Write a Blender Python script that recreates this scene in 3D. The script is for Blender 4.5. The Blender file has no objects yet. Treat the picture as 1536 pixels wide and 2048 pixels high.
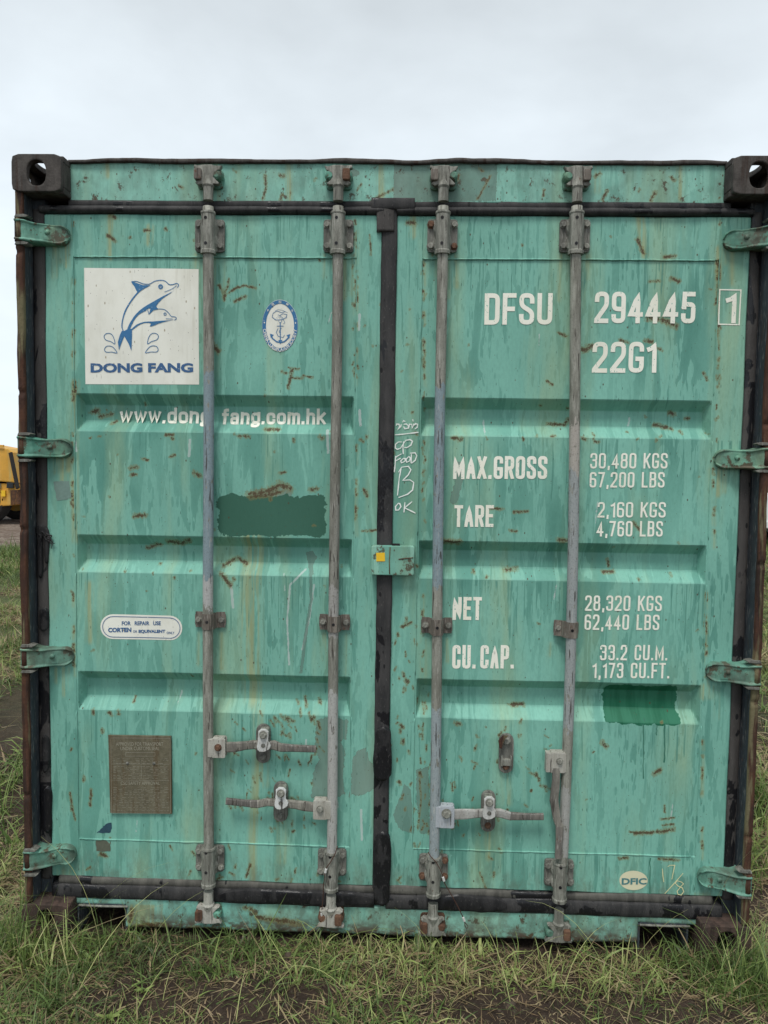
import bpy, bmesh, math, random
import numpy as np
from mathutils import Vector, Matrix, Euler
random.seed(7); rng = np.random.default_rng(11)
S = bpy.context.scene; COL = S.collection
R_ = math.radians
# ------------------------------------------------------------------ camera
CP = np.array([1.28114, -2.47550, 1.61506]); YAW, PIT, ROL = 0.03003467, -0.06027578, -0.01453591; FPX = 1537.0
def _rot():
    cz, sz = math.cos(YAW), math.sin(YAW); cx, sx = math.cos(PIT), math.sin(PIT); cy, sy = math.cos(ROL), math.sin(ROL)
    return np.array([[cz,-sz,0],[sz,cz,0],[0,0,1]]) @ np.array([[1,0,0],[0,cx,-sx],[0,sx,cx]]) @ np.array([[cy,0,sy],[0,1,0],[-sy,0,cy]])
RM = _rot()
cam = bpy.data.cameras.new('camera'); camo = bpy.data.objects.new('camera', cam); COL.objects.link(camo)
M = Matrix.Identity(4)
for i in range(3):
    M[i][0] = RM[i,0]; M[i][1] = RM[i,2]; M[i][2] = -RM[i,1]; M[i][3] = CP[i]
camo.matrix_world = M
cam.sensor_fit = 'VERTICAL'; cam.sensor_height = 24; cam.sensor_width = 18; cam.lens = FPX/2048*24; cam.clip_end = 3000; cam.clip_start = 0.05
S.camera = camo
# ------------------------------------------------------------------ sky, sun, exposure
SUN_EL, SUN_AZ = 63.0, 196.0      # azimuth measured from +Y clockwise: behind the camera, a little left
w = bpy.data.worlds.new('World'); S.world = w; w.use_nodes = True
nt = w.node_tree; nt.nodes.clear(); L = nt.links.new
out = nt.nodes.new('ShaderNodeOutputWorld'); sky = nt.nodes.new('ShaderNodeTexSky'); sky.sky_type = 'NISHITA'
sky.sun_disc = False; sky.sun_elevation = R_(SUN_EL); sky.sun_rotation = R_(SUN_AZ); sky.dust_density = 3
b1 = nt.nodes.new('ShaderNodeBackground'); b1.inputs[1].default_value = 0.1; L(sky.outputs[0], b1.inputs[0])
tc = nt.nodes.new('ShaderNodeTexCoord'); sp = nt.nodes.new('ShaderNodeSeparateXYZ'); L(tc.outputs['Generated'], sp.inputs[0])
def wm(op, a, b=None, c=None, clamp=False):
    n = nt.nodes.new('ShaderNodeMath'); n.operation = op; n.use_clamp = clamp
    for i, v in enumerate((a, b, c)):
        if v is None: continue
        if isinstance(v, (int, float)): n.inputs[i].default_value = v
        else: L(v, n.inputs[i])
    return n.outputs[0]
zc = wm('MAXIMUM', sp.outputs[2], 0.0)
den = wm('ADD', zc, 0.22)
cx_ = nt.nodes.new('ShaderNodeCombineXYZ'); L(wm('DIVIDE', sp.outputs[0], den), cx_.inputs[0]); L(wm('DIVIDE', sp.outputs[1], den), cx_.inputs[1])
def wnoise(scale, detail):
    n = nt.nodes.new('ShaderNodeTexNoise'); n.inputs['Scale'].default_value = scale; n.inputs['Detail'].default_value = detail
    n.inputs['Roughness'].default_value = 0.5; n.inputs['Distortion'].default_value = 0.25; L(cx_.outputs[0], n.inputs['Vector']); return n.outputs[0]
n1 = wnoise(1.9, 6); n2 = wnoise(4.5, 4)
cr = nt.nodes.new('ShaderNodeValToRGB'); L(zc, cr.inputs[0])
el = cr.color_ramp.elements
el[0].position = 0.0; el[0].color = (0.79, 0.88, 0.95, 1)
el[1].position = 0.75; el[1].color = (0.60, 0.64, 0.66, 1)
for p_, c_ in ((0.2, (0.76, 0.84, 0.90)), (0.38, (0.68, 0.745, 0.79)), (0.55, (0.585, 0.635, 0.665))):
    e = el.new(p_); e.color = (*c_, 1)
cl = wm('ADD', wm('MULTIPLY', wm('SUBTRACT', n1, 0.5), 0.60), wm('MULTIPLY', wm('SUBTRACT', n2, 0.5), 0.16))
clz = wm('MULTIPLY', cl, wm('MULTIPLY', zc, 3.2, clamp=True))
mul = nt.nodes.new('ShaderNodeVectorMath'); mul.operation = 'SCALE'; L(cr.outputs[0], mul.inputs[0]); L(wm('ADD', clz, 1.0), mul.inputs['Scale'])
b2 = nt.nodes.new('ShaderNodeBackground'); L(mul.outputs[0], b2.inputs[0]); b2.inputs[1].default_value = 0.76
mx = nt.nodes.new('ShaderNodeMixShader'); mx.inputs[0].default_value = 0.94; L(b1.outputs[0], mx.inputs[1]); L(b2.outputs[0], mx.inputs[2]); L(mx.outputs[0], out.inputs[0])
sun = bpy.data.lights.new('sun', 'SUN'); sun.energy = 1.5; sun.angle = R_(18); sun.color = (1, 0.97, 0.92)
so = bpy.data.objects.new('sun', sun); COL.objects.link(so)
sd = Vector((math.sin(R_(SUN_AZ))*math.cos(R_(SUN_EL)), math.cos(R_(SUN_AZ))*math.cos(R_(SUN_EL)), math.sin(R_(SUN_EL))))
so.rotation_euler = sd.to_track_quat('Z', 'Y').to_euler(); so.location = sd*20
S.view_settings.view_transform = 'Standard'; S.view_settings.look = 'None'; S.view_settings.gamma = 1
S.view_settings.use_curve_mapping = False; S.view_settings.exposure = 0.66
S.render.engine = 'CYCLES'; S.render.resolution_x = 768; S.render.resolution_y = 1024
# ------------------------------------------------------------------ helpers
def P(x, y, Y):
    """point on the plane y=Y seen at photo pixel (x, y): used to read real sizes off the photograph"""
    d = RM @ np.array([(x-768)/FPX, 1, -(y-1024)/FPX]); t = (Y-CP[1])/d[1]; q = CP+t*d
    return float(q[0]), float(q[2])
def topx(v):
    q = (v-CP) @ RM
    return 768+FPX*q[:,0]/q[:,1], 1024-FPX*q[:,2]/q[:,1]
def link(name, me, mat, parent=None, smooth=False):
    o = bpy.data.objects.new(name, me); COL.objects.link(o)
    if mat is not None and len(me.materials) == 0: me.materials.append(mat)
    if parent is not None: o.parent = parent
    if smooth: me.polygons.foreach_set('use_smooth', [True]*len(me.polygons))
    return o
def empty(name, loc, label, cat, group=None, rz=0):
    o = bpy.data.objects.new(name, None); COL.objects.link(o); o.location = loc; o.rotation_euler.z = rz
    o['label'] = label; o['category'] = cat; o.empty_display_size = .2
    if group: o['group'] = group
    return o
def pyme(name, v, f):
    me = bpy.data.meshes.new(name); me.from_pydata([tuple(map(float, p)) for p in v], [], [tuple(map(int, q)) for q in f]); me.update(); return me
def quads(name, v, q, attrs=None):
    v = np.asarray(v, dtype=np.float32); q = np.asarray(q, dtype=np.int32); me = bpy.data.meshes.new(name)
    k = q.shape[1]
    me.vertices.add(len(v)); me.vertices.foreach_set('co', v.ravel()); me.loops.add(q.size); me.loops.foreach_set('vertex_index', q.ravel())
    me.polygons.add(len(q)); me.polygons.foreach_set('loop_start', np.arange(0, q.size, k, dtype=np.int32))
    me.update(calc_edges=True); me.validate()
    for n_, a in (attrs or {}).items():
        at = me.attributes.new(n_, 'FLOAT', 'POINT'); at.data.foreach_set('value', np.asarray(a, dtype=np.float32))
    return me
def bm_done(bm, name):
    me = bpy.data.meshes.new(name); bmesh.ops.recalc_face_normals(bm, faces=bm.faces[:]); bm.to_mesh(me); bm.free(); return me
def add_box(bm, x0, x1, y0, y1, z0, z1, bev=0.0):
    r = bmesh.ops.create_cube(bm, size=1); vs = r['verts']
    for v in vs: v.co = Vector(((x0+x1)/2+v.co.x*(x1-x0), (y0+y1)/2+v.co.y*(y1-y0), (z0+z1)/2+v.co.z*(z1-z0)))
    if bev: bmesh.ops.bevel(bm, geom=list({e for v in vs for e in v.link_edges}), offset=bev, segments=2, profile=.6, affect='EDGES')
def add_prism(bm, pts, y0, y1, bev=0.0):
    """pts in (x, z), extruded from y0 (front) to y1 (back)"""
    a = [bm.verts.new((p[0], y0, p[1])) for p in pts]; b = [bm.verts.new((p[0], y1, p[1])) for p in pts]; n = len(pts)
    fa = bm.faces.new(a); bm.faces.new(b[::-1])
    for i in range(n): bm.faces.new((a[i], b[i], b[(i+1) % n], a[(i+1) % n]))
    if bev: bmesh.ops.bevel(bm, geom=list(fa.edges), offset=bev, segments=2, profile=.6, affect='EDGES')
def add_loft(bm, rings, cap=True):
    vs = [[bm.verts.new(p) for p in r] for r in rings]; n = len(rings[0])
    for a, b in zip(vs, vs[1:]):
        for i in range(n): bm.faces.new((a[i], a[(i+1) % n], b[(i+1) % n], b[i]))
    if cap: bm.faces.new(vs[0][::-1]); bm.faces.new(vs[-1])
def add_tube(bm, path, radii, seg=12):
    rings = []; path = [Vector(p) for p in path]
    if not hasattr(radii, '__len__'): radii = [radii]*len(path)
    for i, p in enumerate(path):
        t = (path[min(i+1, len(path)-1)]-path[max(i-1, 0)]).normalized()
        u = t.cross(Vector((0, 1, 0)) if abs(t.y) < .9 else Vector((1, 0, 0))).normalized(); v = t.cross(u)
        rings.append([p+radii[i]*(math.cos(k/seg*2*math.pi)*u+math.sin(k/seg*2*math.pi)*v) for k in range(seg)])
    add_loft(bm, rings)
def rrect(x0, x1, z0, z1, r, n=4):
    pts = []
    for cx, cz, a0 in ((x1-r, z1-r, 0), (x0+r, z1-r, 90), (x0+r, z0+r, 180), (x1-r, z0+r, 270)):
        for k in range(n+1): a = R_(a0+90*k/n); pts.append((cx+r*math.cos(a), cz+r*math.sin(a)))
    return pts
_tab = rng.random((256, 256))
def vnoise(x, y, s=1.0, seed=0):
    x = np.asarray(x)*s+seed*17.3; y = np.asarray(y)*s+seed*31.7; xi = np.floor(x).astype(int); yi = np.floor(y).astype(int)
    fx = x-xi; fy = y-yi; fx = fx*fx*(3-2*fx); fy = fy*fy*(3-2*fy)
    g = lambda a, b: _tab[a % 256, b % 256]
    return (g(xi, yi)*(1-fx)+g(xi+1, yi)*fx)*(1-fy)+(g(xi, yi+1)*(1-fx)+g(xi+1, yi+1)*fx)*fy
def fbm(x, y, s=1.0, o=4, seed=0):
    r = 0; a = .5
    for k in range(o): r = r+a*vnoise(x, y, s*2**k, seed+k*3); a *= .5
    return r/(1-.5**o)
# ------------------------------------------------------------------ materials
class NB:
    def __init__(s, name):
        s.m = bpy.data.materials.new(name); s.m.use_nodes = True; s.t = s.m.node_tree; s.t.nodes.clear()
        s.o = s.t.nodes.new('ShaderNodeOutputMaterial'); s.b = s.t.nodes.new('ShaderNodeBsdfPrincipled'); s.t.links.new(s.b.outputs[0], s.o.inputs[0])
        s.co = s.t.nodes.new('ShaderNodeTexCoord').outputs['Object']; s.b.inputs['Specular IOR Level'].default_value = .3
    def set(s, sock, v):
        if isinstance(v, (int, float)): sock.default_value = v
        elif isinstance(v, tuple): sock.default_value = (*v, 1) if len(sock.default_value) == 4 and len(v) == 3 else v
        else: s.t.links.new(v, sock)
    def math(s, op, a, b=None, clamp=False):
        n = s.t.nodes.new('ShaderNodeMath'); n.operation = op; n.use_clamp = clamp; s.set(n.inputs[0], a)
        if b is not None: s.set(n.inputs[1], b)
        return n.outputs[0]
    def map(s, scale, off=(0, 0, 0), rot=(0, 0, 0)):
        n = s.t.nodes.new('ShaderNodeMapping'); s.t.links.new(s.co, n.inputs[0]); n.inputs['Scale'].default_value = scale
        n.inputs['Location'].default_value = off; n.inputs['Rotation'].default_value = rot; return n.outputs[0]
    def noise(s, scale=(1, 1, 1), off=(0, 0, 0), detail=3, rough=.5, dist=0, rot=(0, 0, 0)):
        n = s.t.nodes.new('ShaderNodeTexNoise'); s.t.links.new(s.map(scale, off, rot), n.inputs['Vector']); n.inputs['Scale'].default_value = 1
        n.inputs['Detail'].default_value = detail; n.inputs['Roughness'].default_value = rough; n.inputs['Distortion'].default_value = dist; return n.outputs[0]
    def voro(s, scale, off=(0, 0, 0), rot=(0, 0, 0), rand=1.0):
        n = s.t.nodes.new('ShaderNodeTexVoronoi'); s.t.links.new(s.map(scale, off, rot), n.inputs['Vector']); n.inputs['Scale'].default_value = 1
        n.inputs['Randomness'].default_value = rand
        sep = s.t.nodes.new('ShaderNodeSeparateColor'); s.t.links.new(n.outputs['Color'], sep.inputs[0]); return n.outputs['Distance'], sep.outputs[0], sep.outputs[1]
    def step(s, v, a, b, lo=0.0, hi=1.0):
        n = s.t.nodes.new('ShaderNodeMapRange'); n.interpolation_type = 'SMOOTHSTEP'; s.set(n.inputs[0], v)
        for i, q in ((1, a), (2, b), (3, lo), (4, hi)): n.inputs[i].default_value = q
        return n.outputs[0]
    def mix(s, f, a, b):
        n = s.t.nodes.new('ShaderNodeMix'); n.data_type = 'RGBA'; s.set(n.inputs[0], f); s.set(n.inputs[6], a); s.set(n.inputs[7], b); return n.outputs[2]
    def attr(s, name):
        n = s.t.nodes.new('ShaderNodeAttribute'); n.attribute_name = name; return n.outputs['Fac']
    def z(s, axis=2):
        n = s.t.nodes.new('ShaderNodeSeparateXYZ'); s.t.links.new(s.co, n.inputs[0]); return n.outputs[axis]
    def bump(s, h, strength=.3, dist=.01):
        n = s.t.nodes.new('ShaderNodeBump'); n.inputs['Strength'].default_value = strength; n.inputs['Distance'].default_value = dist
        s.set(n.inputs['Height'], h); s.t.links.new(n.outputs[0], s.b.inputs['Normal'])
    def fin(s, col, rough=.6, metal=0.0):
        s.set(s.b.inputs['Base Color'], col); s.set(s.b.inputs['Roughness'], rough); s.set(s.b.inputs['Metallic'], metal); return s.m
def mat_paint(name, light, dark, grime=0.0, rusty=0.0, streak=1.0, marks=True, sx=1.0):
    n = NB(name)
    # broad washed-out paint blotches that hang down the steel, with crisp edges
    a = n.noise((22*sx, 3, 3.2), (0, 0, 0), 3.5, .58, .55)
    big = n.noise((2.0, 1, 1.0), (4, 0, 2), 2)
    th = n.math('ADD', a, n.math('MULTIPLY', n.math('SUBTRACT', big, .5), .75))
    m1 = n.math('ADD', n.math('MULTIPLY', n.step(th, .548, .562), .72), n.math('MULTIPLY', n.step(th, .50, .68), .28))
    a2 = n.noise((46*sx, 3, 7.0), (7, 0, 3), 3, .5, .5); m2 = n.step(n.math('ADD', a2, n.math('MULTIPLY', n.math('SUBTRACT', big, .5), -.3)), .60, .615)
    # short slanted dashes where drops ran
    sh = (0, R_(9), 0)
    d, c1, c2 = n.voro((60*sx, .01, 15), rot=sh); m3 = n.math('MULTIPLY', n.step(d, .30, .24), n.step(c1, .58, .60))
    d, c1, c2 = n.voro((120*sx, .01, 24), (3, 0, 5), (0, R_(14), 0)); m4 = n.math('MULTIPLY', n.step(d, .32, .2), n.step(c1, .70, .71))
    d, c1, c2 = n.voro((34, .01, 5.5), (9, 0, 2), (0, R_(4), 0)); m5 = n.math('MULTIPLY', n.step(d, .20, .17), n.step(c1, .66, .67)); m3 = n.math('MAXIMUM', m3, m5)
    d, c1, c2 = n.voro((150, .01, 30), (2, 0, 1), (0, R_(22), 0)); nick = n.math('MULTIPLY', n.step(d, .20, .12), n.step(c1, .93, .94))
    mm = n.math('MAXIMUM', n.math('MAXIMUM', m1, n.math('MULTIPLY', m2, .8)), n.math('MAXIMUM', n.math('MULTIPLY', m3, .85), n.math('MULTIPLY', m4, .7)))
    run = n.noise((150, 4, 3.5), (4, 0, 4), 4, .6); mm = n.math('MULTIPLY', mm, n.math('MULTIPLY', n.step(n.noise((5, 2, 3), (3, 0, 9), 2), .3, .6, .35, .85), streak)); mm = n.math('MAXIMUM', mm, n.step(run, .56, .74, 0, .45))
    col = n.mix(mm, light, dark)
    # chalky lightness drift and yellow-green algae wash
    dr = n.noise((3, 2, 1.6), (9, 0, 1), 4); col = n.mix(n.step(dr, .35, .7, 0, .45), col, tuple(min(1, c*1.28+.02) for c in light))
    wash = n.noise((6, 2, .9), (2, 0, 6), 4, .6, .3); col = n.mix(n.step(wash, .46, .76, 0, .55), col, (.36, .44, .24))
    fine = n.noise((150, 60, 60), (0, 0, 0), 4, .7); col = n.mix(n.step(fine, .35, .75, 0, .16), col, tuple(c*.55 for c in dark))
    if marks:
        col = n.mix(n.step(n.attr('fresh'), .45, .55), col, n.mix(n.step(fine, .3, .7), (.20, .50, .42), (.235, .55, .46)))
        en = n.noise((95, 40, 70), (1, 0, 0), 5, .65); e5 = n.math('SUBTRACT', en, .5)
        st = n.noise((60, 4, 6), (5, 0, 0), 3)
        st3 = n.noise((75, 4, 3.2), (8, 0, 0), 3, .6); hal = n.math('MULTIPLY', n.step(n.attr('halo'), .02, .8), n.step(st3, .36, .60)); col = n.mix(n.math('MULTIPLY', hal, .62), col, n.mix(st, (.30, .27, .10), (.40, .41, .20)))
        dirt = n.math('MULTIPLY', n.step(n.z(), .34, .15), n.step(n.noise((28, 6, 14), (3, 0, 7), 5, .7), .38, .66)); col = n.mix(n.math('MULTIPLY', dirt, .55), col, (.105, .105, .075))
        pal = n.math('ADD', n.attr('pale'), n.math('MULTIPLY', e5, .9)); col = n.mix(n.step(pal, .5, .62, 0, .6), col, (.52, .56, .55))
        gr = n.math('ADD', n.attr('grey'), n.math('ADD', n.math('MULTIPLY', e5, 1.2), n.math('MULTIPLY', n.math('SUBTRACT', st, .5), .35))); col = n.mix(n.step(gr, .5, .53, 0, .74), col, n.mix(n.step(dr, .35, .7), (.115, .20, .165), (.20, .26, .22))); col = n.mix(n.math('MULTIPLY', n.step(gr, .49, .51), n.step(gr, .58, .53, 0, .6)), col, (.10, .07, .045))
        lo = n.math('MULTIPLY', n.math('SUBTRACT', n.noise((22, 4, 22), (6, 0, 0), 4, .6), .5), .85)
        dg = n.math('ADD', n.attr('dgreen'), n.math('ADD', n.math('MULTIPLY', e5, .35), lo)); col = n.mix(n.step(dg, .5, .52), col, n.mix(fine, (.030, .110, .075), (.045, .135, .095)))
        dg = n.math('ADD', n.attr('dgreenb'), n.math('ADD', n.math('MULTIPLY', e5, .3), lo)); col = n.mix(n.step(dg, .5, .52), col, n.mix(n.step(st, .4, .6), (.010, .115, .060), (.022, .15, .085)))
    # run-off drips that start at each pressed ledge, weld line and door edge
    zz = n.z(); ln = n.noise((62, 4, 1.2), (2, 0, 5), 2, .5, .2); thin = n.noise((120, 4, 2.0), (5, 0, 5), 3, .55, .25)
    for z0_, reach in (((2.425, .16), (2.286, .14), (1.717, .22), (1.243, .22), (.771, .20), (.316, .15)) if name == 'teal_container_paint' else ()):
        dd_ = n.math('SUBTRACT', z0_-.004, zz); fall = n.math('MULTIPLY', n.step(dd_, -.002, .004), n.step(n.math('SUBTRACT', dd_, n.math('MULTIPLY', n.math('POWER', ln, 2.0), reach*2.2)), .010, 0)); gate = n.math('MULTIPLY', n.step(thin, .575, .60), n.step(n.noise((7, 3, 5), (1, 0, 8), 2), .42, .54))
        col = n.mix(n.math('MULTIPLY', n.math('MULTIPLY', fall, gate), .66), col, tuple(c*.93 for c in dark))
    # rust specks
    d, c1, c2 = n.voro((70, .01, 45), (1, 0, 8)); spk = n.math('MULTIPLY', n.step(d, .20, .12), n.step(c1, .955-rusty*.1, .96-rusty*.1))
    d, c1, c2 = n.voro((170, .01, 120), (6, 0, 2)); spk2 = n.math('MULTIPLY', n.step(d, .24, .14), n.step(c1, .955-rusty*.1, .96-rusty*.1))
    col = n.mix(n.math('MULTIPLY', nick, .75), col, (.03, .085, .075))
    rcol = n.mix(n.noise((200, 100, 200)), (.040, .028, .017), (.115, .068, .034))
    col = n.mix(n.math('MAXIMUM', n.math('MULTIPLY', spk, .85), n.math('MULTIPLY', spk2, .7)), col, rcol)
    rn = n.noise((26, 14, 20), (3, 0, 1), 6, .7)
    if name == 'teal_frame_paint': col = n.mix(n.math('MULTIPLY', n.step(n.z(), .085, .02), n.step(n.noise((18, 9, 30), (1, 0, 4), 5, .7), .36, .58)), col, (.085, .062, .045))
    if rusty: col = n.mix(n.step(rn, .67-.14*rusty, .74-.14*rusty, 0, .9), col, rcol)
    if grime: col = n.mix(n.step(n.noise((12, 8, 9), (8, 0, 2), 5, .65), .35, .7, 0, grime), col, (.075, .085, .065))
    if marks:
        en2 = n.noise((210, 60, 170), (2, 0, 0), 4, .7)
        rb = n.math('ADD', n.attr('rust'), n.math('ADD', n.math('MULTIPLY', e5, 1.3), n.math('MULTIPLY', n.math('SUBTRACT', en2, .5), 1.05))); ra = n.attr('rust')
        col = n.mix(n.math('MULTIPLY', n.step(rb, .50, .85, 0, .55), n.step(ra, .05, .25)), col, (.20, .17, .06))
        rm = n.math('MULTIPLY', n.step(rb, .86, 1.04, 0, .9), n.step(ra, .1, .3))
        col = n.mix(rm, col, rcol)
    bm_ = n.math('ADD', n.math('MULTIPLY', fine, .5), n.math('MULTIPLY', n.noise((40, 20, 40), detail=3), .6))
    if marks: bm_ = n.math('SUBTRACT', bm_, n.math('MULTIPLY', rm, .5))
    n.bump(bm_, .22, .0025)
    return n.fin(col, n.math('ADD', .48, n.math('MULTIPLY', fine, .22)))
LT, DK = (.182, .425, .345), (.078, .245, .196)
M_PAINT = mat_paint('teal_container_paint', LT, DK)
M_FRAME = mat_paint('teal_frame_paint', (.235, .50, .41), (.135, .35, .28), grime=.38, rusty=.7)
M_HINGE = mat_paint('worn_hinge_paint', (.115, .30, .225), (.055, .20, .145), grime=.8, rusty=1.1, marks=False)
M_LOCKB = mat_paint('lock_plate_paint', (.24, .52, .43), (.09, .27, .21), grime=.2, rusty=.8, marks=False)
def mat_metal(name, c1, c2, c3, rust=.3, bands=None, sc=1.0):
    """weathered galvanised steel; bands = [(z, colour)] of old coating along a rod"""
    n = NB(name); a = n.noise((60*sc, 60*sc, 9*sc), (0, 0, 0), 5, .65); b = n.noise((220, 220, 160), (2, 0, 0), 3, .7); c = n.noise((14, 14, 5), (5, 0, 0), 4)
    col = n.mix(n.step(a, .35, .68), c1, c2); col = n.mix(n.step(c, .45, .7, 0, .6), col, c3)
    if bands:
        zn = n.math('ADD', n.z(), n.math('MULTIPLY', n.math('SUBTRACT', n.noise((40, 40, 22), (1, 1, 0), 4, .6), .5), .16))
        for z0, z1, cc in bands:
            m = n.math('MULTIPLY', n.step(zn, z0-.004, z0+.004), n.step(zn, z1+.004, z1-.004))
            wear = n.noise((75, 75, 26), (z0*9, 0, 3), 5, .65)
            col = n.mix(n.math('MULTIPLY', m, n.step(wear, .64, .60)), col, n.mix(b, cc, tuple(q*.8 for q in cc)))
    col = n.mix(n.step(b, .50, .78, 0, .5), col, (.05, .046, .04))
    scr = n.noise((300, 300, 24), (7, 1, 0), 2, .5); col = n.mix(n.step(scr, .60, .72, 0, .45), col, (.52, .51, .47))
    crk = n.noise((130, 130, 11), (4, 0, 9), 3, .5); col = n.mix(n.step(crk, .625, .65, 0, .8), col, (.045, .038, .032))
    r = n.noise((45, 45, 45), (7, 0, 0), 6, .7); col = n.mix(n.step(r, .66-.2*rust, .76-.2*rust, 0, .85), col, (.11, .05, .026))
    n.bump(n.math('ADD', a, n.math('MULTIPLY', b, .8)), .35, .0025)
    return n.fin(col, .68, .08)
GB, GG, GW = (.160, .158, .132), (.330, .330, .288), (.40, .42, .42)
M_GALV = mat_metal('weathered_galvanised_steel', (.135, .135, .115), (.30, .300, .262), (.20, .20, .175), .10)
M_GALVD = mat_metal('dark_galvanised_plate', (.095, .095, .083), (.205, .204, .18), (.145, .144, .126), .15)
M_CLAMP = mat_metal('brown_clamp_steel', (.10, .085, .072), (.22, .195, .165), (.13, .11, .095), .35)
M_WHITE = mat_metal('worn_white_coating', (.56, .57, .56), (.70, .71, .70), (.40, .39, .36), .12)
M_CREAM = mat_metal('cream_grey_bracket', (.34, .33, .29), (.46, .45, .40), (.26, .24, .20), .25)
M_BLGREY = mat_metal('blue_grey_coating', (.36, .39, .42), (.42, .45, .48), (.33, .35, .38), .0)
M_HANDLE = mat_metal('dark_handle_steel', (.10, .095, .088), (.19, .175, .155), (.27, .25, .22), .2)
BG, LG, PG = (.245, .315, .345), (.43, .43, .42), (.40, .42, .44)
RODM = [mat_metal('rod_steel_a', GB, GG, (.235, .232, .20), .0, [(1.235, 1.905, BG), (1.14, 1.235, (.46, .46, .45))]),
        mat_metal('rod_steel_b', GB, (.285, .28, .245), (.20, .198, .175), .1, [(1.05, 1.20, (.36, .35, .33)), (.30, .86, (.43, .43, .41))]),
        mat_metal('rod_steel_c', GB, GG, (.235, .232, .20), .0, [(1.22, 1.87, BG), (.30, .82, (.32, .37, .385))]),
        mat_metal('rod_steel_d', GB, (.335, .335, .29), (.235, .232, .20), .0, [(1.60, 1.76, (.42, .39, .35)), (.75, 1.60, (.33, .355, .355)), (.33, .55, (.38, .38, .36))])]
def mat_rust(name, a_, b_, c_, algae=0.0):
    n = NB(name); a = n.noise((30, 30, 12), (0, 0, 0), 6, .7); b = n.noise((120, 120, 120), (2, 0, 0), 4, .7); c = n.noise((40, 20, 3), (5, 0, 4), 5, .6)
    col = n.mix(n.step(a, .38, .62), a_, b_); col = n.mix(n.step(c, .52, .64), col, c_)
    if algae: col = n.mix(n.step(n.noise((26, 12, 2.6), (9, 0, 0), 4, .6), .52, .62, 0, algae), col, (.17, .155, .085))
    col = n.mix(n.step(b, .5, .8, 0, .5), col, (.02, .015, .012))
    n.bump(n.math('ADD', a, b), .6, .004); return n.fin(col, .85)
M_RUST = mat_rust('brown_rusted_steel', (.045, .022, .016), (.085, .038, .022), (.030, .018, .014), .8)
M_CAST = mat_rust('dark_corner_casting_steel', (.050, .045, .041), (.085, .076, .069), (.045, .030, .024))
M_CASTB = mat_rust('rusted_corner_casting_steel', (.050, .036, .030), (.085, .055, .044), (.035, .024, .020))
M_NUT = mat_rust('orange_brown_nut', (.10, .052, .032), (.15, .082, .052), (.065, .036, .024))
M_POSTD = mat_metal('dark_blue_grey_steel', (.035, .045, .055), (.055, .068, .08), (.04, .045, .05), .2)  # dark blue-grey steel for the post channels and forklift pockets
def mat_rubber(name, c1, c2, tar=.35):
    n = NB(name); a = n.noise((30, 20, 6), (0, 0, 0), 4, .6, .3); b = n.noise((9, 9, 5), (3, 0, 1), 4, .6, .5); f = n.noise((260, 200, 90), (0, 0, 0), 3)
    col = n.mix(n.step(a, .35, .7), c1, c2); t = n.step(b, .60-tar*.12, .615-tar*.12)
    col = n.mix(t, col, (.012, .012, .014)); col = n.mix(n.step(f, .6, .8, 0, .5), col, (.16, .15, .14))
    d, q1, q2 = n.voro((45, .01, 22), (0, 0, 0), (0, R_(8), 0)); col = n.mix(n.math('MULTIPLY', n.step(d, .26, .2), n.step(q1, .8, .82)), col, (.012, .012, .013)); d, q1, q2 = n.voro((60, .01, 14), (0, 0, 3)); col = n.mix(n.math('MULTIPLY', n.step(d, .10, .06), n.step(q1, .45, .46)), col, (.008, .008, .009))
    n.bump(n.math('ADD', a, f), .4, .003); return n.fin(col, n.step(t, 0, 1, .75, .28))
M_RUB = mat_rubber('aged_black_rubber', (.026, .026, .027), (.052, .050, .050))
M_RUBV = mat_rubber('grey_brown_side_rubber', (.048, .044, .042), (.072, .067, .064), .25)
M_RUBG = mat_rubber('dusty_grey_rubber_lip', (.062, .060, .053), (.115, .110, .096), .1)
M_TAR = mat_rubber('glossy_black_sealant', (.010, .010, .011), (.028, .027, .028), .8)
def mat_letter(name, c, wear=.12, under=LT):
    n = NB(name); a = n.noise((140, 60, 110), (0, 0, 0), 5, .7); b = n.noise((22, 10, 9), (4, 0, 0), 4)
    col = n.mix(n.step(b, .4, .75, 0, .35), c, tuple(q*.82 for q in c[:2])+(c[2]*.68,)); col = n.mix(n.step(a, .69-wear*.3, .72-wear*.3), col, under)
    return n.fin(col, .6)
M_LET = mat_letter('cream_white_lettering', (.86, .85, .75), .26); M_CHALK = mat_letter('white_chalk', (.80, .84, .80), .05); M_YCH = mat_letter('yellow_chalk', (.70, .68, .40), .1)
M_STK = mat_letter('weathered_white_sticker', (.80, .80, .72), .18, (.50, .46, .36)); 
def mat_sticker():
    n = NB('weathered_white_sticker'); b = n.noise((14, 6, 7), (4, 0, 0), 5, .6); col = n.mix(n.step(b, .42, .75, 0, .55), (.80, .80, .72), (.62, .61, .52))
    v = n.noise((60, 6, 4), (1, 0, 2), 4, .6); col = n.mix(n.step(v, .55, .8, 0, .45), col, (.52, .50, .40))
    for sc_, th_, cc in (((70, .01, 34), .84, (.28, .22, .12)), ((150, .01, 110), .90, (.06, .05, .045)), ((200, .01, 25), .93, (.35, .34, .30))):
        d, c1, c2 = n.voro(sc_, (th_*7, 0, 3)); col = n.mix(n.math('MULTIPLY', n.math('MULTIPLY', n.step(d, .20, .10), n.step(c1, th_, th_+.02)), .8), col, cc)
    return n.fin(col, .5)
M_STK = mat_sticker(); M_BLUE = mat_letter('faded_blue_print', (.045, .17, .36), .22, (.5, .55, .6))
M_NAVY = mat_letter('navy_blue_print', (.05, .125, .27), .22, (.5, .55, .6)); M_OVAL = mat_letter('cream_oval_sticker', (.66, .63, .44), .05, (.30, .35, .25))
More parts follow.
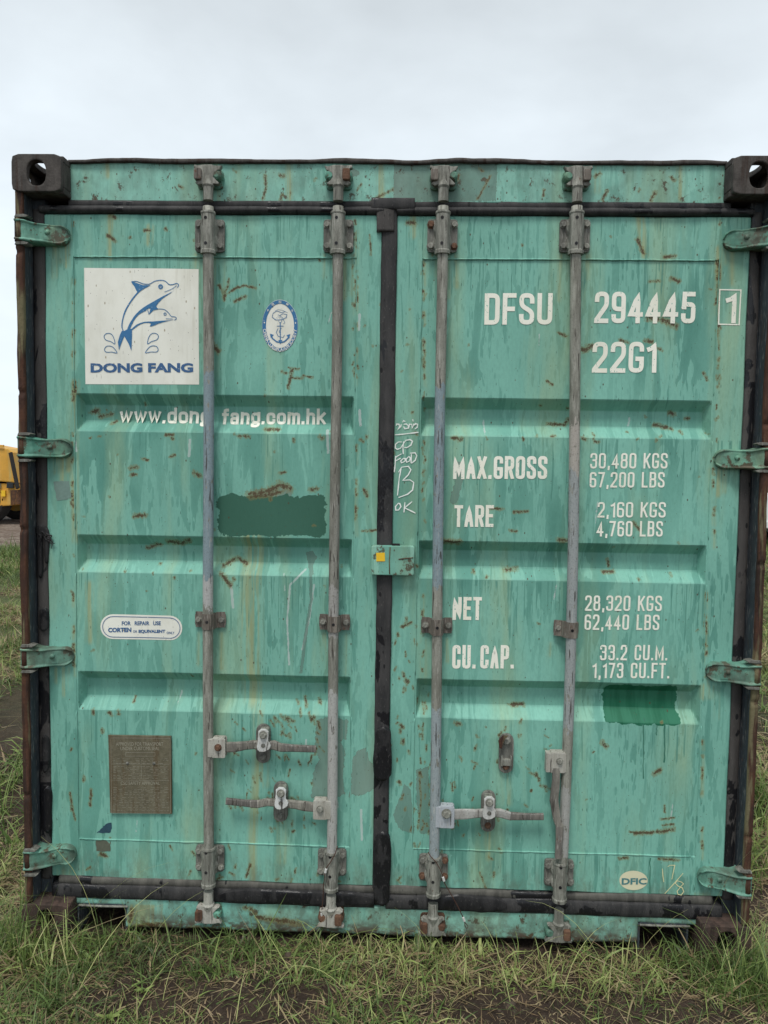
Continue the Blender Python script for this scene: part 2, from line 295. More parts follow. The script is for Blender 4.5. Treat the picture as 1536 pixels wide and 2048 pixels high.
M_GRNP = mat_letter('faded_teal_print', (.07, .20, .21), .05, (.5, .5, .4)); M_YEL = mat_letter('yellow_sticker', (.80, .50, .03), 0, (.6, .45, .05))
M_GREYP = mat_letter('silver_grey_print', (.44, .44, .41), .25, (.62, .62, .57))
def mat_simple(name, c, rough=.6, var=.25, sc=40, metal=0.0):
    n = NB(name); a = n.noise((sc, sc, sc), detail=4, rough=.65); n.bump(a, .25, .003)
    return n.fin(n.mix(a, tuple(q*(1-var) for q in c), tuple(min(1, q*(1+var)) for q in c)), rough, metal)
M_PLATE = mat_rust('brown_weathered_nameplate', (.115, .103, .068), (.155, .140, .095), (.11, .085, .05)); M_ENG = mat_simple('worn_engraving', (.31, .295, .23), .7, .3)
M_DBLUE = mat_simple('dark_blue_label', (.03, .07, .10), .5, .5); M_GLAB = mat_simple('grey_label_residue', (.105, .115, .085), .8, .35, 90); M_GLAB2 = mat_simple('grey_green_label_residue', (.16, .245, .215), .8, .3, 60)
M_DARK = mat_simple('dark_interior', (.02, .02, .02), .9); M_WIRE = mat_simple('rusty_wire', (.07, .035, .025), .7); M_CRIMP = mat_simple('aluminium_crimp', (.55, .55, .53), .4)
# ------------------------------------------------------------------ marks (old scrapes, patches, stains) as surface masks in metres
MARKS = {'rust': [], 'halo': [], 'dgreen': [], 'dgreenb': [], 'fresh': [], 'grey': [], 'pale': []}
def mark(kind, pts, wpx, s=1.0):
    q = [P(x, y, .068) for x, y in pts]; MARKS[kind].append((np.array(q), wpx/620.0, s))
def area(kind, x0, y0, x1, y1, soft=9):
    a = P(x0, y0, .068); b = P(x1, y1, .068); MARKS[kind].append(('box', a[0], b[0], b[1], a[1], soft/620.0))
def poly(kind, pts, soft=6):
    MARKS[kind].append(('poly', np.array([P(x, y, .068) for x, y in pts]), soft/620.0))
def eval_marks(x, z):
    res = {}
    for k, L_ in MARKS.items():
        v = np.zeros(len(x), dtype=np.float32)
        for m in L_:
            if isinstance(m[0], str) and m[0] == 'box':
                _, a, b, c, d, s = m; rr_ = min(.02, (b-a)/4, (d-c)/4) if k[0] == 'd' else 0; qx = np.abs(x-(a+b)/2)-(b-a)/2+rr_; qz = np.abs(z-(c+d)/2)-(d-c)/2+rr_; dd = rr_-(np.hypot(np.maximum(qx, 0), np.maximum(qz, 0))+np.minimum(np.maximum(qx, qz), 0)); v = np.maximum(v, np.clip(.5+dd/s*.5, 0, 1)); continue
            if isinstance(m[0], str):
                pl, s = m[1], m[2]; sel = np.where((x > pl[:,0].min()-s) & (x < pl[:,0].max()+s) & (z > pl[:,1].min()-s) & (z < pl[:,1].max()+s))[0]
                if not len(sel): continue
                px, pz = x[sel], z[sel]; ins = np.zeros(len(sel), bool); dm = np.full(len(sel), 9.)
                for i in range(len(pl)):
                    ax, az = pl[i]; bx, bz = pl[(i+1) % len(pl)]
                    c = ((az > pz) != (bz > pz)); ins ^= c & (px < (bx-ax)*(pz-az)/((bz-az) if abs(bz-az) > 1e-9 else 1e-9)+ax)
                    t = np.clip(((px-ax)*(bx-ax)+(pz-az)*(bz-az))/((bx-ax)**2+(bz-az)**2+1e-12), 0, 1); dm = np.minimum(dm, np.hypot(px-ax-t*(bx-ax), pz-az-t*(bz-az)))
                v[sel] = np.maximum(v[sel], np.clip(.5+np.where(ins, dm, -dm)/s*.5, 0, 1)); continue
            pl, wd, s = m
            sel = np.where((x > pl[:,0].min()-wd) & (x < pl[:,0].max()+wd) & (z > pl[:,1].min()-wd) & (z < pl[:,1].max()+wd))[0]
            if not len(sel): continue
            px, pz = x[sel], z[sel]; dm = np.full(len(sel), 9.)
            for i in range(max(1, len(pl)-1)):
                ax, az = pl[i]; bx, bz = pl[min(i+1, len(pl)-1)]
                t = np.clip(((px-ax)*(bx-ax)+(pz-az)*(bz-az))/((bx-ax)**2+(bz-az)**2+1e-12), 0, 1); dm = np.minimum(dm, np.hypot(px-ax-t*(bx-ax), pz-az-t*(bz-az)))
            v[sel] = np.maximum(v[sel], s*np.clip(1-dm/wd, 0, 1))
        res[k] = v
    return res
#__MARKS__
area('dgreen', 434, 989, 651, 1074, 16); area('dgreenb', 1213, 1371, 1361, 1452, 14); area('fresh', 327, 1788, 520, 1860, 4)
area('grey', 788, 318, 992, 402, 4)
poly('grey', [(632,1440),(655,1434),(696,1440),(692,1478),(680,1482),(690,1500),(686,1545),(690,1590),(660,1600),(622,1596),(626,1545),(640,1520),(630,1500)])
poly('grey', [(705,1520),(715,1502),(732,1494),(738,1520),(750,1540),(752,1575),(722,1592),(704,1588),(696,1600),(703,1560)])
poly('grey', [(785,1630),(800,1600),(808,1568),(822,1580),(829,1650),(828,1668),(800,1660)]); poly('grey', [(832,1540),(856,1536),(860,1600),(858,1668),(840,1668),(834,1600)])
poly('grey', [(610,1108),(622,1104),(630,1118),(622,1136),(628,1150),(620,1152),(612,1130)], 4); mark('grey', [(622,1150),(622,1200),(612,1260),(602,1345)], 6)
poly('grey', [(497,985),(515,978),(545,976),(560,966),(583,972),(582,1000),(497,1000)], 4)
poly('grey', [(655,345),(665,332),(712,338),(722,348),(700,356),(670,354)], 4); mark('grey', [(915,930),(918,960),(908,1000)], 14, 1.1)
mark('pale', [(610,1140),(580,1170),(574,1240),(578,1330)], 5, .9); mark('pale', [(628,1170),(618,1240),(604,1300)], 5, .9); mark('pale', [(462,1170),(466,1215)], 6); mark('pale', [(654,860),(656,905)], 6)
mark('pale', [(719,820),(721,850)], 6); mark('pale', [(719,630),(718,660)], 6); mark('pale', [(722,1620),(724,1680)], 5, 1.1); mark('pale', [(612,1480),(612,1500)], 5); mark('pale', [(380,880),(378,912)], 6)
area('halo', 262, 1806, 327, 1850, 3)
for a in [[(578,326),(578,396)],[(435,330),(437,400)],[(760,330),(762,395)],[(1195,332),(1194,380)],[(1360,335),(1362,395)],[(212,330),(214,350)]]: mark('halo', a, 12, .9)
for a in [[(222,428),(222,512)],[(300,455),(298,485)],[(824,436),(824,470)],[(1280,430),(1290,510)]]: mark('halo', a, 13, 1.1)
mark('halo', [(500,1010),(505,1120),(500,1280),(505,1400)], 34, .95); mark('halo', [(515,1400),(518,1500),(505,1680),(510,1780)], 18, .85); mark('halo', [(150,765),(146,860),(150,1000),(152,1080)], 14, .8); mark('halo', [(178,1170),(180,1280)], 16, .8)
for a, w_ in [([(215,470),(230,482)],11),([(222,432),(232,436)],9),([(288,461),(300,461)],8),([(331,456),(332,460)],8),([(437,570),(450,590),(448,600)],8),([(452,588),(475,574),(490,571),(511,576)],7),([(447,595),(455,572),(457,558)],6),([(470,602),(490,592)],9),([(583,740),(576,775)],9),([(577,735),(598,738)],6),([(580,755),(604,757)],7),([(562,742),(572,746)],7),([(606,751),(625,755)],6),
    ([(424,690),(436,702)],14),([(172,823),(184,818)],12),([(188,832),(212,826)],10),([(215,846),(222,842)],9),([(262,936),(272,934)],12),([(262,950),(272,949)],9),([(286,918),(296,921)],8),([(268,1033),(288,1030)],13),([(340,913),(350,910)],8),([(330,1085),(355,1088),(375,1082)],13),([(286,1098),(312,1091)],10),
    ([(442,1135),(468,1118),(488,1130)],11),([(441,1147),(462,1172)],12),([(499,988),(530,984),(562,969),(580,978)],17),([(500,994),(540,990),(560,984)],12),([(538,985),(541,1000)],8),([(530,858),(556,859)],11),([(478,872),(497,873)],9),([(640,873),(645,876)],11),([(560,947),(570,944)],8),([(621,980),(632,978)],12),([(388,946),(400,952)],12),([(330,870),(345,870)],8),([(725,1062),(755,1060)],7),([(728,980),(735,992)],10),
    ([(530,350),(532,372),(526,398)],7),([(560,350),(568,352)],10),([(715,380),(722,368)],6),([(750,398),(785,378)],7),([(562,390),(560,400)],9),([(955,398),(970,372),(981,350)],6),([(1190,352),(1200,346)],9),([(1086,392),(1088,380)],7),([(1205,398),(1215,380)],8),([(1302,400),(1311,384)],9),([(1342,355),(1350,360)],9),
    ([(1275,478),(1287,508)],10),([(1330,514),(1350,512)],9),([(1345,558),(1358,562)],12),([(1300,562),(1320,562)],7),([(1296,635),(1330,640),(1355,652)],14),([(1165,700),(1185,692)],15),([(1240,680),(1255,684)],9),([(1290,680),(1305,682)],10),([(1318,696),(1325,700)],8),([(1118,666),(1132,672)],8),([(1095,762),(1105,770)],7),([(1408,745),(1416,760)],7),
    ([(1318,848),(1350,856)],11),([(1348,824),(1356,826)],12),([(1380,835),(1388,835)],8),([(1100,846),(1135,848),(1142,836)],9),([(906,876),(922,878)],11),([(1165,876),(1172,878)],9),([(1190,883),(1198,884)],8),([(1028,1024),(1056,1023)],8),([(975,1016),(1005,1018)],8),([(1022,1061),(1032,1063)],9),([(890,1082),(918,1084)],14),([(1118,1080),(1132,1082)],12),([(1268,1045),(1280,1060)],9),([(1222,1120),(1224,1135)],8),([(1212,1147),(1232,1146)],10),([(1012,1142),(1036,1140)],11),([(1103,872),(1110,872)],7),
    ([(1330,1612),(1331,1626)],6),([(1322,1640),(1350,1637)],6),([(1326,1652),(1348,1650)],6),([(1270,1668),(1310,1666),(1350,1660)],11),([(1260,1665),(1300,1668)],6),([(1310,1548),(1320,1540)],12),([(1205,1485),(1214,1495)],11),([(1240,1717),(1255,1717)],9),([(1318,1718),(1358,1720)],8),([(1025,1417),(1050,1417)],11),([(913,1447),(918,1449)],12),([(960,1745),(972,1780)],5),
    ([(340,1690),(345,1700)],6),([(500,1730),(492,1755)],8),([(182,1580),(180,1612)],8),([(200,1708),(212,1712)],12),([(205,1458),(206,1465)],8),([(218,1425),(222,1430)],10),([(186,1421),(187,1428)],8),([(236,1422),(237,1429)],8),([(168,1555),(167,1562)],8),([(380,1352),(382,1358)],6),([(830,1280),(832,1290)],8),([(803,1255),(822,1245)],9),([(802,1450),(806,1455)],10),([(806,1480),(806,1487)],10),([(798,1565),(800,1568)],10),([(262,1400),(262,1408)],7),([(1060,1545),(1076,1555)],8),([(1072,1548),(1078,1560)],9),
    ([(815,445),(830,446)],11),([(140,1585),(150,1640)],6),([(148,770),(150,785)],10),([(146,1008),(148,1014)],9),([(740,470),(742,510)],5),([(1438,520),(1440,560)],6),([(1437,600),(1438,700)],4),([(490,1812),(505,1815)],12),([(515,1830),(600,1845)],14),([(380,1855),(470,1858)],12),([(700,1800),(740,1804)],7),([(270,1850),(330,1846)],14),([(265,1815),(262,1840)],12)]: mark('rust', a, w_*1.15, 1.15)
mark('rust', [(838,1545),(842,1600),(836,1660)], 7, 1.0)
rs = random.Random(5)
for gx_ in (419, 676, 884, 1148):      # rusty dirt washed down from the bolted plates and hinges
    for dx in (-26, -10, 12, 27): mark('halo', [(gx_+dx, 512), (gx_+dx+rs.uniform(-2, 2), 512+rs.uniform(25, 90))], 11, rs.uniform(.4, .8))
for gx_, gy_ in ((421, 1268), (671, 1270), (872, 1280), (1125, 1288)):
    for dx in (-22, 22): mark('halo', [(gx_+dx, gy_), (gx_+dx+rs.uniform(-2, 2), gy_+rs.uniform(20, 80))], 10, rs.uniform(.4, .8))
for hx_, hy_ in ((125, 485), (130, 918), (132, 1338), (130, 1742), (1455, 498), (1440, 940), (1425, 1372), (1412, 1790)):
    for dx in (-18, -4, 8): mark('halo', [(hx_+dx, hy_), (hx_+dx, hy_+rs.uniform(20, 70))], 11, rs.uniform(.4, .85))
for hx_, hy_ in ((527, 1522), (562, 1640), (977, 1660), (1013, 1543)): mark('halo', [(hx_, hy_), (hx_+2, hy_+rs.uniform(40, 90))], 16, .7)
for bx_, y0_, y1_ in ((146, 440, 780), (146, 860, 1060), (148, 1140, 1330), (713, 440, 780), (712, 880, 1070), (848, 520, 790), (846, 1180, 1360), (1437, 520, 790), (1428, 890, 1080), (1412, 1180, 1360), (1404, 1460, 1700)):
    for _ in range(9): yy_ = rs.uniform(y0_, y1_); mark('rust', [(bx_+rs.uniform(-2, 2), yy_), (bx_+rs.uniform(-2, 2), yy_+rs.uniform(2, 9))], 8, 1.08); mark('halo', [(bx_, yy_), (bx_+rs.uniform(-2, 2), yy_+rs.uniform(8, 40))], 9, .5)
MARKS['rust'] = [m for m in MARKS['rust']]
def rand_marks(n, x0, y0, x1, y1, l, w_, kind='rust', tilt=25, base=90, s=1.08):
    w_ *= 1.15
    for _ in range(n):
        x, y = rs.uniform(x0, x1), rs.uniform(y0, y1); a = R_(base+rs.uniform(-tilt, tilt)); ln = rs.uniform(.3, 1)*l
        mark(kind, [(x, y), (x+ln*math.cos(a), y+ln*math.sin(a))], w_*rs.uniform(.7, 1.2), s)
rand_marks(55, 450, 1420, 640, 1660, 16, 6, tilt=35, base=70); rand_marks(38, 890, 1440, 1100, 1720, 14, 6, tilt=45, base=70); rand_marks(16, 560, 1400, 650, 1470, 18, 8, base=60)
rand_marks(26, 835, 1380, 870, 1700, 14, 6); rand_marks(26, 790, 1230, 835, 1690, 10, 7); rand_marks(16, 440, 1640, 1200, 1860, 12, 7, tilt=60); rand_marks(14, 150, 1700, 620, 1780, 10, 7, tilt=60)
rand_marks(26, 705, 440, 715, 760, 8, 6); rand_marks(26, 845, 520, 850, 1080, 8, 6); rand_marks(22, 1432, 430, 1440, 900, 9, 6); rand_marks(14, 140, 460, 150, 1700, 10, 7)
rand_marks(9, 140, 330, 1440, 395, 12, 7, tilt=70); rand_marks(30, 160, 1760, 700, 1788, 6, 7, tilt=90); rand_marks(24, 160, 860, 1420, 880, 7, 7, tilt=90); rand_marks(14, 160, 1130, 1400, 1160, 6, 7, tilt=90); rand_marks(60, 110, 440, 1440, 1700, 5, 6, tilt=90)
rand_marks(14, 110, 440, 1450, 1700, 50, 5, 'pale', 12, 95, .75)
# ------------------------------------------------------------------ the container
box = empty('shipping_container', (0, 0, 0), 'weathered teal steel shipping container with closed double doors standing on the grass', 'shipping container')
YD = .068; RIB = .042
RIBS = [(1.840, 1.717), (1.368, 1.243), (.902, .771)]
DOORS = {'L': (.072, 1.187, .172, 1.100), 'R': (1.232, 2.366, 1.322, 2.266)}
def dents(x, z): return .0016*np.sin(x*9.1+z*3.3)+.0013*np.sin(z*11.7-x*5.0+1)+.0011*np.sin(x*23+z*17)+.005*(fbm(x, z, 3.1, 2, 4)-.5)
def rib_depth(x, z, xa, xb):
    d = np.zeros_like(z)
    for zt, zb in RIBS:
        t = np.minimum((zt-z)/.033, (z-zb)/.036); t = np.clip(t, 0, 1)
        tx = np.clip(np.minimum((x-xa)/.014, (xb-x)/.014), 0, 1); d = np.maximum(d, RIB*np.minimum(t, tx))
    return d
def face_y(x, z):
    x = np.asarray(x, dtype=float); z = np.asarray(z, dtype=float); y = np.full(np.broadcast(x, z).shape, YD)
    for k, (a, b, pa, pb) in DOORS.items():
        s = (x > (a+b)/2-.7) & (x < 1.21) if k == 'L' else (x >= 1.21)
        y = np.where(s, YD+rib_depth(x, z, pa, pb)+np.where((x > pa-.004) & (x < pb+.004) & (z < 2.288) & (z > .316), .003, 0), y)
    return y+dents(x, z)
def grid_mesh(name, xs, zs, yf, back, warp=None, marks=True):
    X, Z = np.meshgrid(xs, zs); n, m = X.shape; Xw, Zw = (X, Z) if warp is None else warp(X, Z)
    Y = yf(Xw, Zw) if callable(yf) else np.full_like(X, yf); V = np.stack([Xw, Y, Zw], -1).reshape(-1, 3)
    i = np.arange(n*m).reshape(n, m); q = [np.stack([i[:-1,:-1], i[:-1,1:], i[1:,1:], i[1:,:-1]], -1).reshape(-1, 4)]
    loop = np.concatenate([i[0,:], i[1:,-1], i[-1,-2::-1], i[-2:0:-1,0]]); B = V[loop].copy(); B[:,1] = back
    k = len(loop); bi = len(V)+np.arange(k); q.append(np.stack([loop, bi, np.roll(bi, -1), np.roll(loop, -1)], -1))
    V = np.concatenate([V, B])
    return quads(name, V, np.concatenate(q), eval_marks(V[:,0], V[:,2]) if marks else None)
def refine(brk, step):
    brk = sorted(set(brk)); r = []
    for a, b in zip(brk, brk[1:]): r += list(np.linspace(a, b, max(1, int(round((b-a)/step)))+1)[:-1])
    return np.array(r+[brk[-1]])
doors = {}
for k, (a, b, pa, pb) in DOORS.items():
    zb = [.180, .184, .314, .318, 2.286, 2.290, 2.420, 2.425]
    for zt, z0 in RIBS: zb += [zt+.0018, zt-.0018, zt-.0312, zt-.0348, z0-.002, z0+.002, z0+.034, z0+.038]
    xs = refine([a, a+.004, pa-.006, pa-.003, pa, pa+.014, pa+.018, pb-.018, pb-.014, pb, pb+.003, pb+.006, b-.004, b], .0042); zs = refine(zb, .0044)
    def edge(X, Z, a=a, b=b):
        return face_y(X, Z)+np.where((X < a+.002) | (X > b-.002), .004, 0)+np.where((Z > 2.423) | (Z < .182), .004, 0)
    def wrp(X, Z): return X, Z-np.where(Z < .2, 1, 0)*.006*(fbm(X, X*0, 9, 3, 2)-.5)
    me = grid_mesh('door', xs, zs, edge, YD+.06, wrp); me.polygons.foreach_set('use_smooth', [True]*len(me.polygons)); me.set_sharp_from_angle(angle=R_(16)); d = link('door', me, M_PAINT, box)
    d['label'] = 'left door with dolphin logo sticker' if k == 'L' else 'right door with white weight markings'; doors[k] = d
def conform(me, off):
    co = np.empty(len(me.vertices)*3, dtype=np.float32); me.vertices.foreach_get('co', co); co = co.reshape(-1, 3).astype(float)
    co[:,1] = face_y(co[:,0], co[:,2])-off+co[:,1]; me.vertices.foreach_set('co', co.astype(np.float32).ravel()); me.update()
# weld beads
def bead(pts, r, parent, mat=M_PAINT):
    bm = bmesh.new(); path = []
    for (x0, z0), (x1, z1) in zip(pts, pts[1:]):
        n = max(2, int(math.hypot(x1-x0, z1-z0)/.012))
        for i in range(n): t = i/n; x, z = x0+(x1-x0)*t, z0+(z1-z0)*t; path.append((x+random.uniform(-.0007, .0007), float(face_y(x, z))+.0005, z+random.uniform(-.0007, .0007)))
    add_tube(bm, path, [r*random.uniform(.7, 1.25) for _ in path], 6); return link('weld_bead', bm_done(bm, 'weld_bead'), mat, parent, True)
for k, (a, b, pa, pb) in DOORS.items():
    d = doors[k]; xl, xr = pa-.005, pb+.005
    bead([(xl+.004, 2.288), (xr-.004, 2.288)], .0030, d); bead([(xl+.004, .316), (xr-.004, .316)], .0028, d)
    for x in (xl, xr): bead([(x, 2.42), (x, 1.845)], .0017, d); bead([(x, 1.71), (x, 1.375)], .0017, d); bead([(x, 1.238), (x, .906)], .0017, d); bead([(x, .766), (x, .19)], .0017, d)
# header, sill, posts
def header_y(X, Z): return .070+.5*dents(X*1.3, Z*2)+np.where(Z > 2.588, .004, 0)
def top_warp(X, Z): t = np.clip((Z-2.56)/.035, 0, 1); return X, Z+t*(.016*(fbm(X, X*0, 4.5, 4, 8)-.5))
hd = link('door_header', grid_mesh('door_header', refine([.160, 2.278], .005), refine([2.466, 2.596], .005), header_y, .16, top_warp), M_FRAME, box, True)
lip = link('roof_edge', grid_mesh('roof_edge', refine([.158, 2.28], .01), refine([0, .010], .005), lambda X, Z: .058+.004*fbm(X, Z, 30, 2, 3), .20,
     lambda X, Z: (X, 2.588+.016*(fbm(X, X*0, 4.5, 4, 8)-.5)+Z*(.7+.9*vnoise(X, X*0, 8, 5))), False), M_CAST, box, True)
def sill_part(x0, x1, z0, z1, name='door_sill'):
    return link(name, grid_mesh(name, refine([x0, x1], .006), refine([z0, z1], .006), lambda X, Z: .060+.8*dents(X*1.4, Z*3)+np.where(Z < z0+.004, .004, 0), .14,
        lambda X, Z: (X, Z+np.where(Z < z0+.03, 1, 0)*.008*(fbm(X, X*0, 7, 3, 6)-.5))), M_FRAME, box, True)
sill = sill_part(.335, 2.085, .012, .112)
sill_l = sill_part(.160, .335, .088, .112, 'sill_end'); sill_r = sill_part(2.085, 2.280, .082, .112, 'sill_end')
def pocket(x0, x1, zt):
    bm = bmesh.new(); t = .006
    add_box(bm, x0, x1, .058, .40, zt-.001, zt+t); add_box(bm, x0-t, x0, .058, .40, -.01, zt); add_box(bm, x1, x1+t, .058, .40, -.01, zt); add_box(bm, x0, x1, .40, .405, -.01, zt)
    o = link('forklift_pocket', bm_done(bm, 'forklift_pocket'), M_POSTD, box)
    bm = bmesh.new(); add_tube(bm, [(x0, .057, zt), ((x0+x1)/2, .0565, zt-.001), (x1+.01, .057, zt)], .004, 6); link('weld_bead', bm_done(bm, 'weld_bead'), M_GALV, box, True)
pocket(.172, .332, .086); pocket(2.090, 2.246, .080)
# corner posts
def post(x0, x1, flip):
    f = link('corner_post', grid_mesh('corner_post', refine([x0, x1], .007), refine([.118, 2.473], .008), lambda X, Z: .006+.010*(fbm(X*3, Z, 12, 4, 3)-.5)+np.where((np.sin(Z*14+flip) > .995), .006, 0), .020,
        lambda X, Z: (X+.009*(fbm(X*0+flip, Z, 7, 4, 9)-.5), Z), False), M_RUST, box, True)
    bm = bmesh.new()
    if flip == 1: add_box(bm, x1-.020, x1+.001, .020, .17, .118, 2.473); add_box(bm, x1+.001, x1+.04, .078, .15, .118, 2.473)
    else: add_box(bm, x0-.001, x0+.020, .020, .17, .118, 2.473); add_box(bm, x0-.04, x0-.001, .078, .15, .118, 2.473)
    link('post_inner_channel', bm_done(bm, 'post_inner_channel'), M_POSTD, f)
    # torn lugs above and below each hinge
    for zc in (2.353, 1.657, .958, .262):
        for s in (1, -1):
            bm = bmesh.new(); z = zc+s*.043; pts = [(0, -.004), (.040, -.003), (.046, .002), (.030, .006), (.004, .005)]
            add_prism(bm, [((x0+px_) if flip == 1 else (x1-px_), z+pz_) for px_, pz_ in pts], -.003, .03, .001); link('hinge_lug', bm_done(bm, 'hinge_lug'), M_GALVD, f)
    return f
postL = post(.009, .031, 1); postR = post(2.407, 2.429, 2)
def rubber(x0, x1, z0, z1, y, bulge, mat, vertical, amp=.004, name='rubber_gasket', seed=1):
    def yf(X, Z):
        t = (X-x0)/(x1-x0) if vertical else (Z-z0)/(z1-z0); t = np.clip(t, 0, 1)
        return y-bulge*np.sin(t*math.pi)**.6+.004*(fbm(X, Z, 14, 3, seed)-.5)
    patch = name == 'sealant_patch'
    def wp(X, Z):
        if patch:
            cx, cz = (x0+x1)/2, (z0+z1)/2; u = np.abs((Z-cz)/((z1-z0)/2)) if vertical else np.abs((X-cx)/((x1-x0)/2)); k = np.sqrt(np.clip(1-u**5, .02, 1))
            a = 1+.5*(fbm(X*0+seed, Z, 14, 4, seed)-.5) if vertical else 1+.5*(fbm(X, X*0+seed, 14, 4, seed)-.5)
            return (cx+(X-cx)*k*a+.006*(fbm(X*0, Z, 20, 3, seed+3)-.5), Z) if vertical else (X, cz+(Z-cz)*k*a+.006*(fbm(X, X*0, 20, 3, seed+3)-.5))
        if vertical: return X+amp*2*(fbm(X*0+seed, Z, 6, 4, seed)-.5)*np.where((X < x0+.006) | (X > x1-.006), 1, .3), Z
        return X, Z+amp*2*(fbm(X, X*0+seed, 6, 4, seed)-.5)*np.where((Z < z0+.005) | (Z > z1-.005), 1, .3)
    return link(name, grid_mesh(name, refine([x0, x1], .005 if vertical else .008), refine([z0, z1], .008 if vertical else .0045), yf, y+.05, wp, False), mat, box, True)
rubber(.034, .0725, .17, 2.44, .072, .006, M_RUBV, True, .001, seed=2); rubber(2.3665, 2.402, .17, 2.44, .072, .006, M_RUBV, True, .001, seed=3)
rubber(1.184, 1.235, .12, 2.462, .062, .006, M_RUB, True, .004, 'centre_gasket', seed=4)
rubber(.155, 1.19, 2.449, 2.470, .070, .003, M_RUB, False, .001, seed=5); rubber(1.22, 2.30, 2.449, 2.470, .070, .003, M_RUB, False, .0015, seed=6)
rubber(.06, 1.19, 2.426, 2.451, .064, .012, M_RUB, False, .001, seed=7); rubber(1.232, 2.37, 2.426, 2.451, .064, .012, M_RUB, False, .001, seed=8)
rubber(.10, 1.19, .156, .183, .066, .006, M_RUBG, False, .008, 'gasket_lip', seed=9); rubber(1.23, 2.33, .152, .181, .066, .006, M_RUBG, False, .008, 'gasket_lip', seed=10)
rubber(.08, 1.19, .112, .160, .058, .007, M_RUB, False, .007, seed=11); rubber(1.23, 2.36, .107, .156, .058, .007, M_RUB, False, .007, seed=12)
rubber(.66, 1.19, .116, .166, .049, .005, M_TAR, False, .012, 'sealant_patch', seed=13); rubber(1.37, 1.64, .114, .162, .049, .005, M_TAR, False, .012, 'sealant_patch', seed=14)
rubber(1.186, 1.246, .125, .38, .052, .008, M_TAR, True, .008, 'sealant_patch', seed=15); rubber(1.182, 1.244, .56, .74, .050, .010, M_TAR, True, .006, 'sealant_patch', seed=16)
rubber(1.168, 1.225, 2.37, 2.455, .056, .004, M_RUBV, True, .003, 'gasket_joint', seed=17); rubber(1.15, 1.29, 2.440, 2.476, .054, .004, M_RUB, False, .006, 'gasket_joint', seed=18)
for x0, x1, z0, z1, sd_ in ((.036, .074, 1.36, 1.40, 21), (.040, .058, 1.22, 1.38, 22), (.064, .080, 1.27, 1.39, 23), (.044, .076, 1.04, 1.12, 24), (.046, .072, .55, .68, 25), (.048, .078, .34, .50, 26)):
    rubber(x0, x1, z0, z1, .062, .006, M_TAR, x1-x0 < z1-z0, .010, 'sealant_patch', seed=sd_)
# tar strings over the left gasket edge
bm = bmesh.new()
for i in range(9):
    x, z = random.uniform(.045, .085), random.uniform(1.355, 1.385); pth = [(x, .055, z)]
    for j in range(6): x += random.uniform(-.006, .010); z += random.uniform(-.012, .006); pth.append((x, .056, z))
    add_tube(bm, pth, [.003, .003, .0025, .002, .002, .0015, .001], 6)
link('sealant_string', bm_done(bm, 'sealant_string'), M_TAR, box, True)
# corner castings: hollow blocks with real openings
def holed_plate(bm, w_, h_, rx, rz, t, xf, rnd=False):
    """plate w x h with a stadium opening, outer face at local y=0, inner at y=t; xf maps local points to the block"""
    N = 32; inn = []; ou = []
    for k in range(N):
        a = 2*math.pi*k/N; c, s = math.cos(a), math.sin(a)
        if rnd:
            q = 1/((abs(c)/(w_/2))**9+(abs(s)/(h_/2))**9)**(1/9); inn.append((rx*math.copysign(abs(c)**.8, c), rz*math.copysign(abs(s)**.8, s))); ou.append((c*q, s*q)); continue
        inn.append((rx*math.copysign(abs(c)**.8, c), rz*math.copysign(abs(s)**.8, s)))
        q = max(abs(c)/(w_/2), abs(s)/(h_/2)); ou.append((c/q, s/q))
    for sx_ in ((1, -1) if not rnd else ()):
        for sz_ in (1, -1):
            j = min(range(N), key=lambda i: (ou[i][0]-sx_*w_/2)**2+(ou[i][1]-sz_*h_/2)**2); ou[j] = (sx_*w_/2, sz_*h_/2)
    A = [bm.verts.new(xf(x, 0, z)) for x, z in ou]; B = [bm.verts.new(xf(x, 0, z)) for x, z in inn]; C_ = [bm.verts.new(xf(x*.97, t, z*.97)) for x, z in inn]; D_ = [bm.verts.new(xf(x, t, z)) for x, z in ou]
    for k in range(N):
        l = (k+1) % N
        bm.faces.new((A[k], A[l], B[l], B[k])); bm.faces.new((B[k], B[l], C_[l], C_[k])); bm.faces.new((C_[k], C_[l], D_[l], D_[k])); bm.faces.new((D_[k], D_[l], A[l], A[k]))
def casting(x0, z0, y0, top, left, mat, front=1):
    W, Dp, H, t = .162, .178, .118, .020; bm = bmesh.new(); cx, cy, cz = x0+W/2, y0+Dp/2, z0+H/2; ty = 1 if front > 0 else -1
    holed_plate(bm, W, H, .031, .040, t, lambda x, y, z: (cx+x, cy-ty*(Dp/2-y), cz+z), True)                 # end face, corners worn round
    s = -1 if left else 1; holed_plate(bm, Dp-2*t, H-2*t, .039, .031, t, lambda x, y, z: (cx+s*(W/2-y), cy+x, cz+z))   # side face
    s2 = 1 if top else -1; holed_plate(bm, W, Dp-2*t, .032, .060, t, lambda x, y, z: (cx+x, cy+z, cz+s2*(H/2-y)))       # top or bottom face
    add_box(bm, cx-W/2 if left else cx-W/2, cx+W/2, cy-Dp/2+t, cy+Dp/2-t, (z0 if top else z0+H-t), (z0+t if top else z0+H))
    xi = x0+W-t if left else x0; add_box(bm, xi, xi+t, cy-Dp/2+t, cy+Dp/2-t, z0+t, z0+H-t)
    yb = cy+ty*(Dp/2-t/2); add_box(bm, x0, x0+W, yb-t/2, yb+t/2, z0, z0+H)
    o = link('corner_casting', bm_done(bm, 'corner_casting'), mat, box)
    md = o.modifiers.new('bevel', 'BEVEL'); md.width = .0035; md.segments = 2; md.angle_limit = R_(50); md.harden_normals = False
    return o
LEN = 6.058
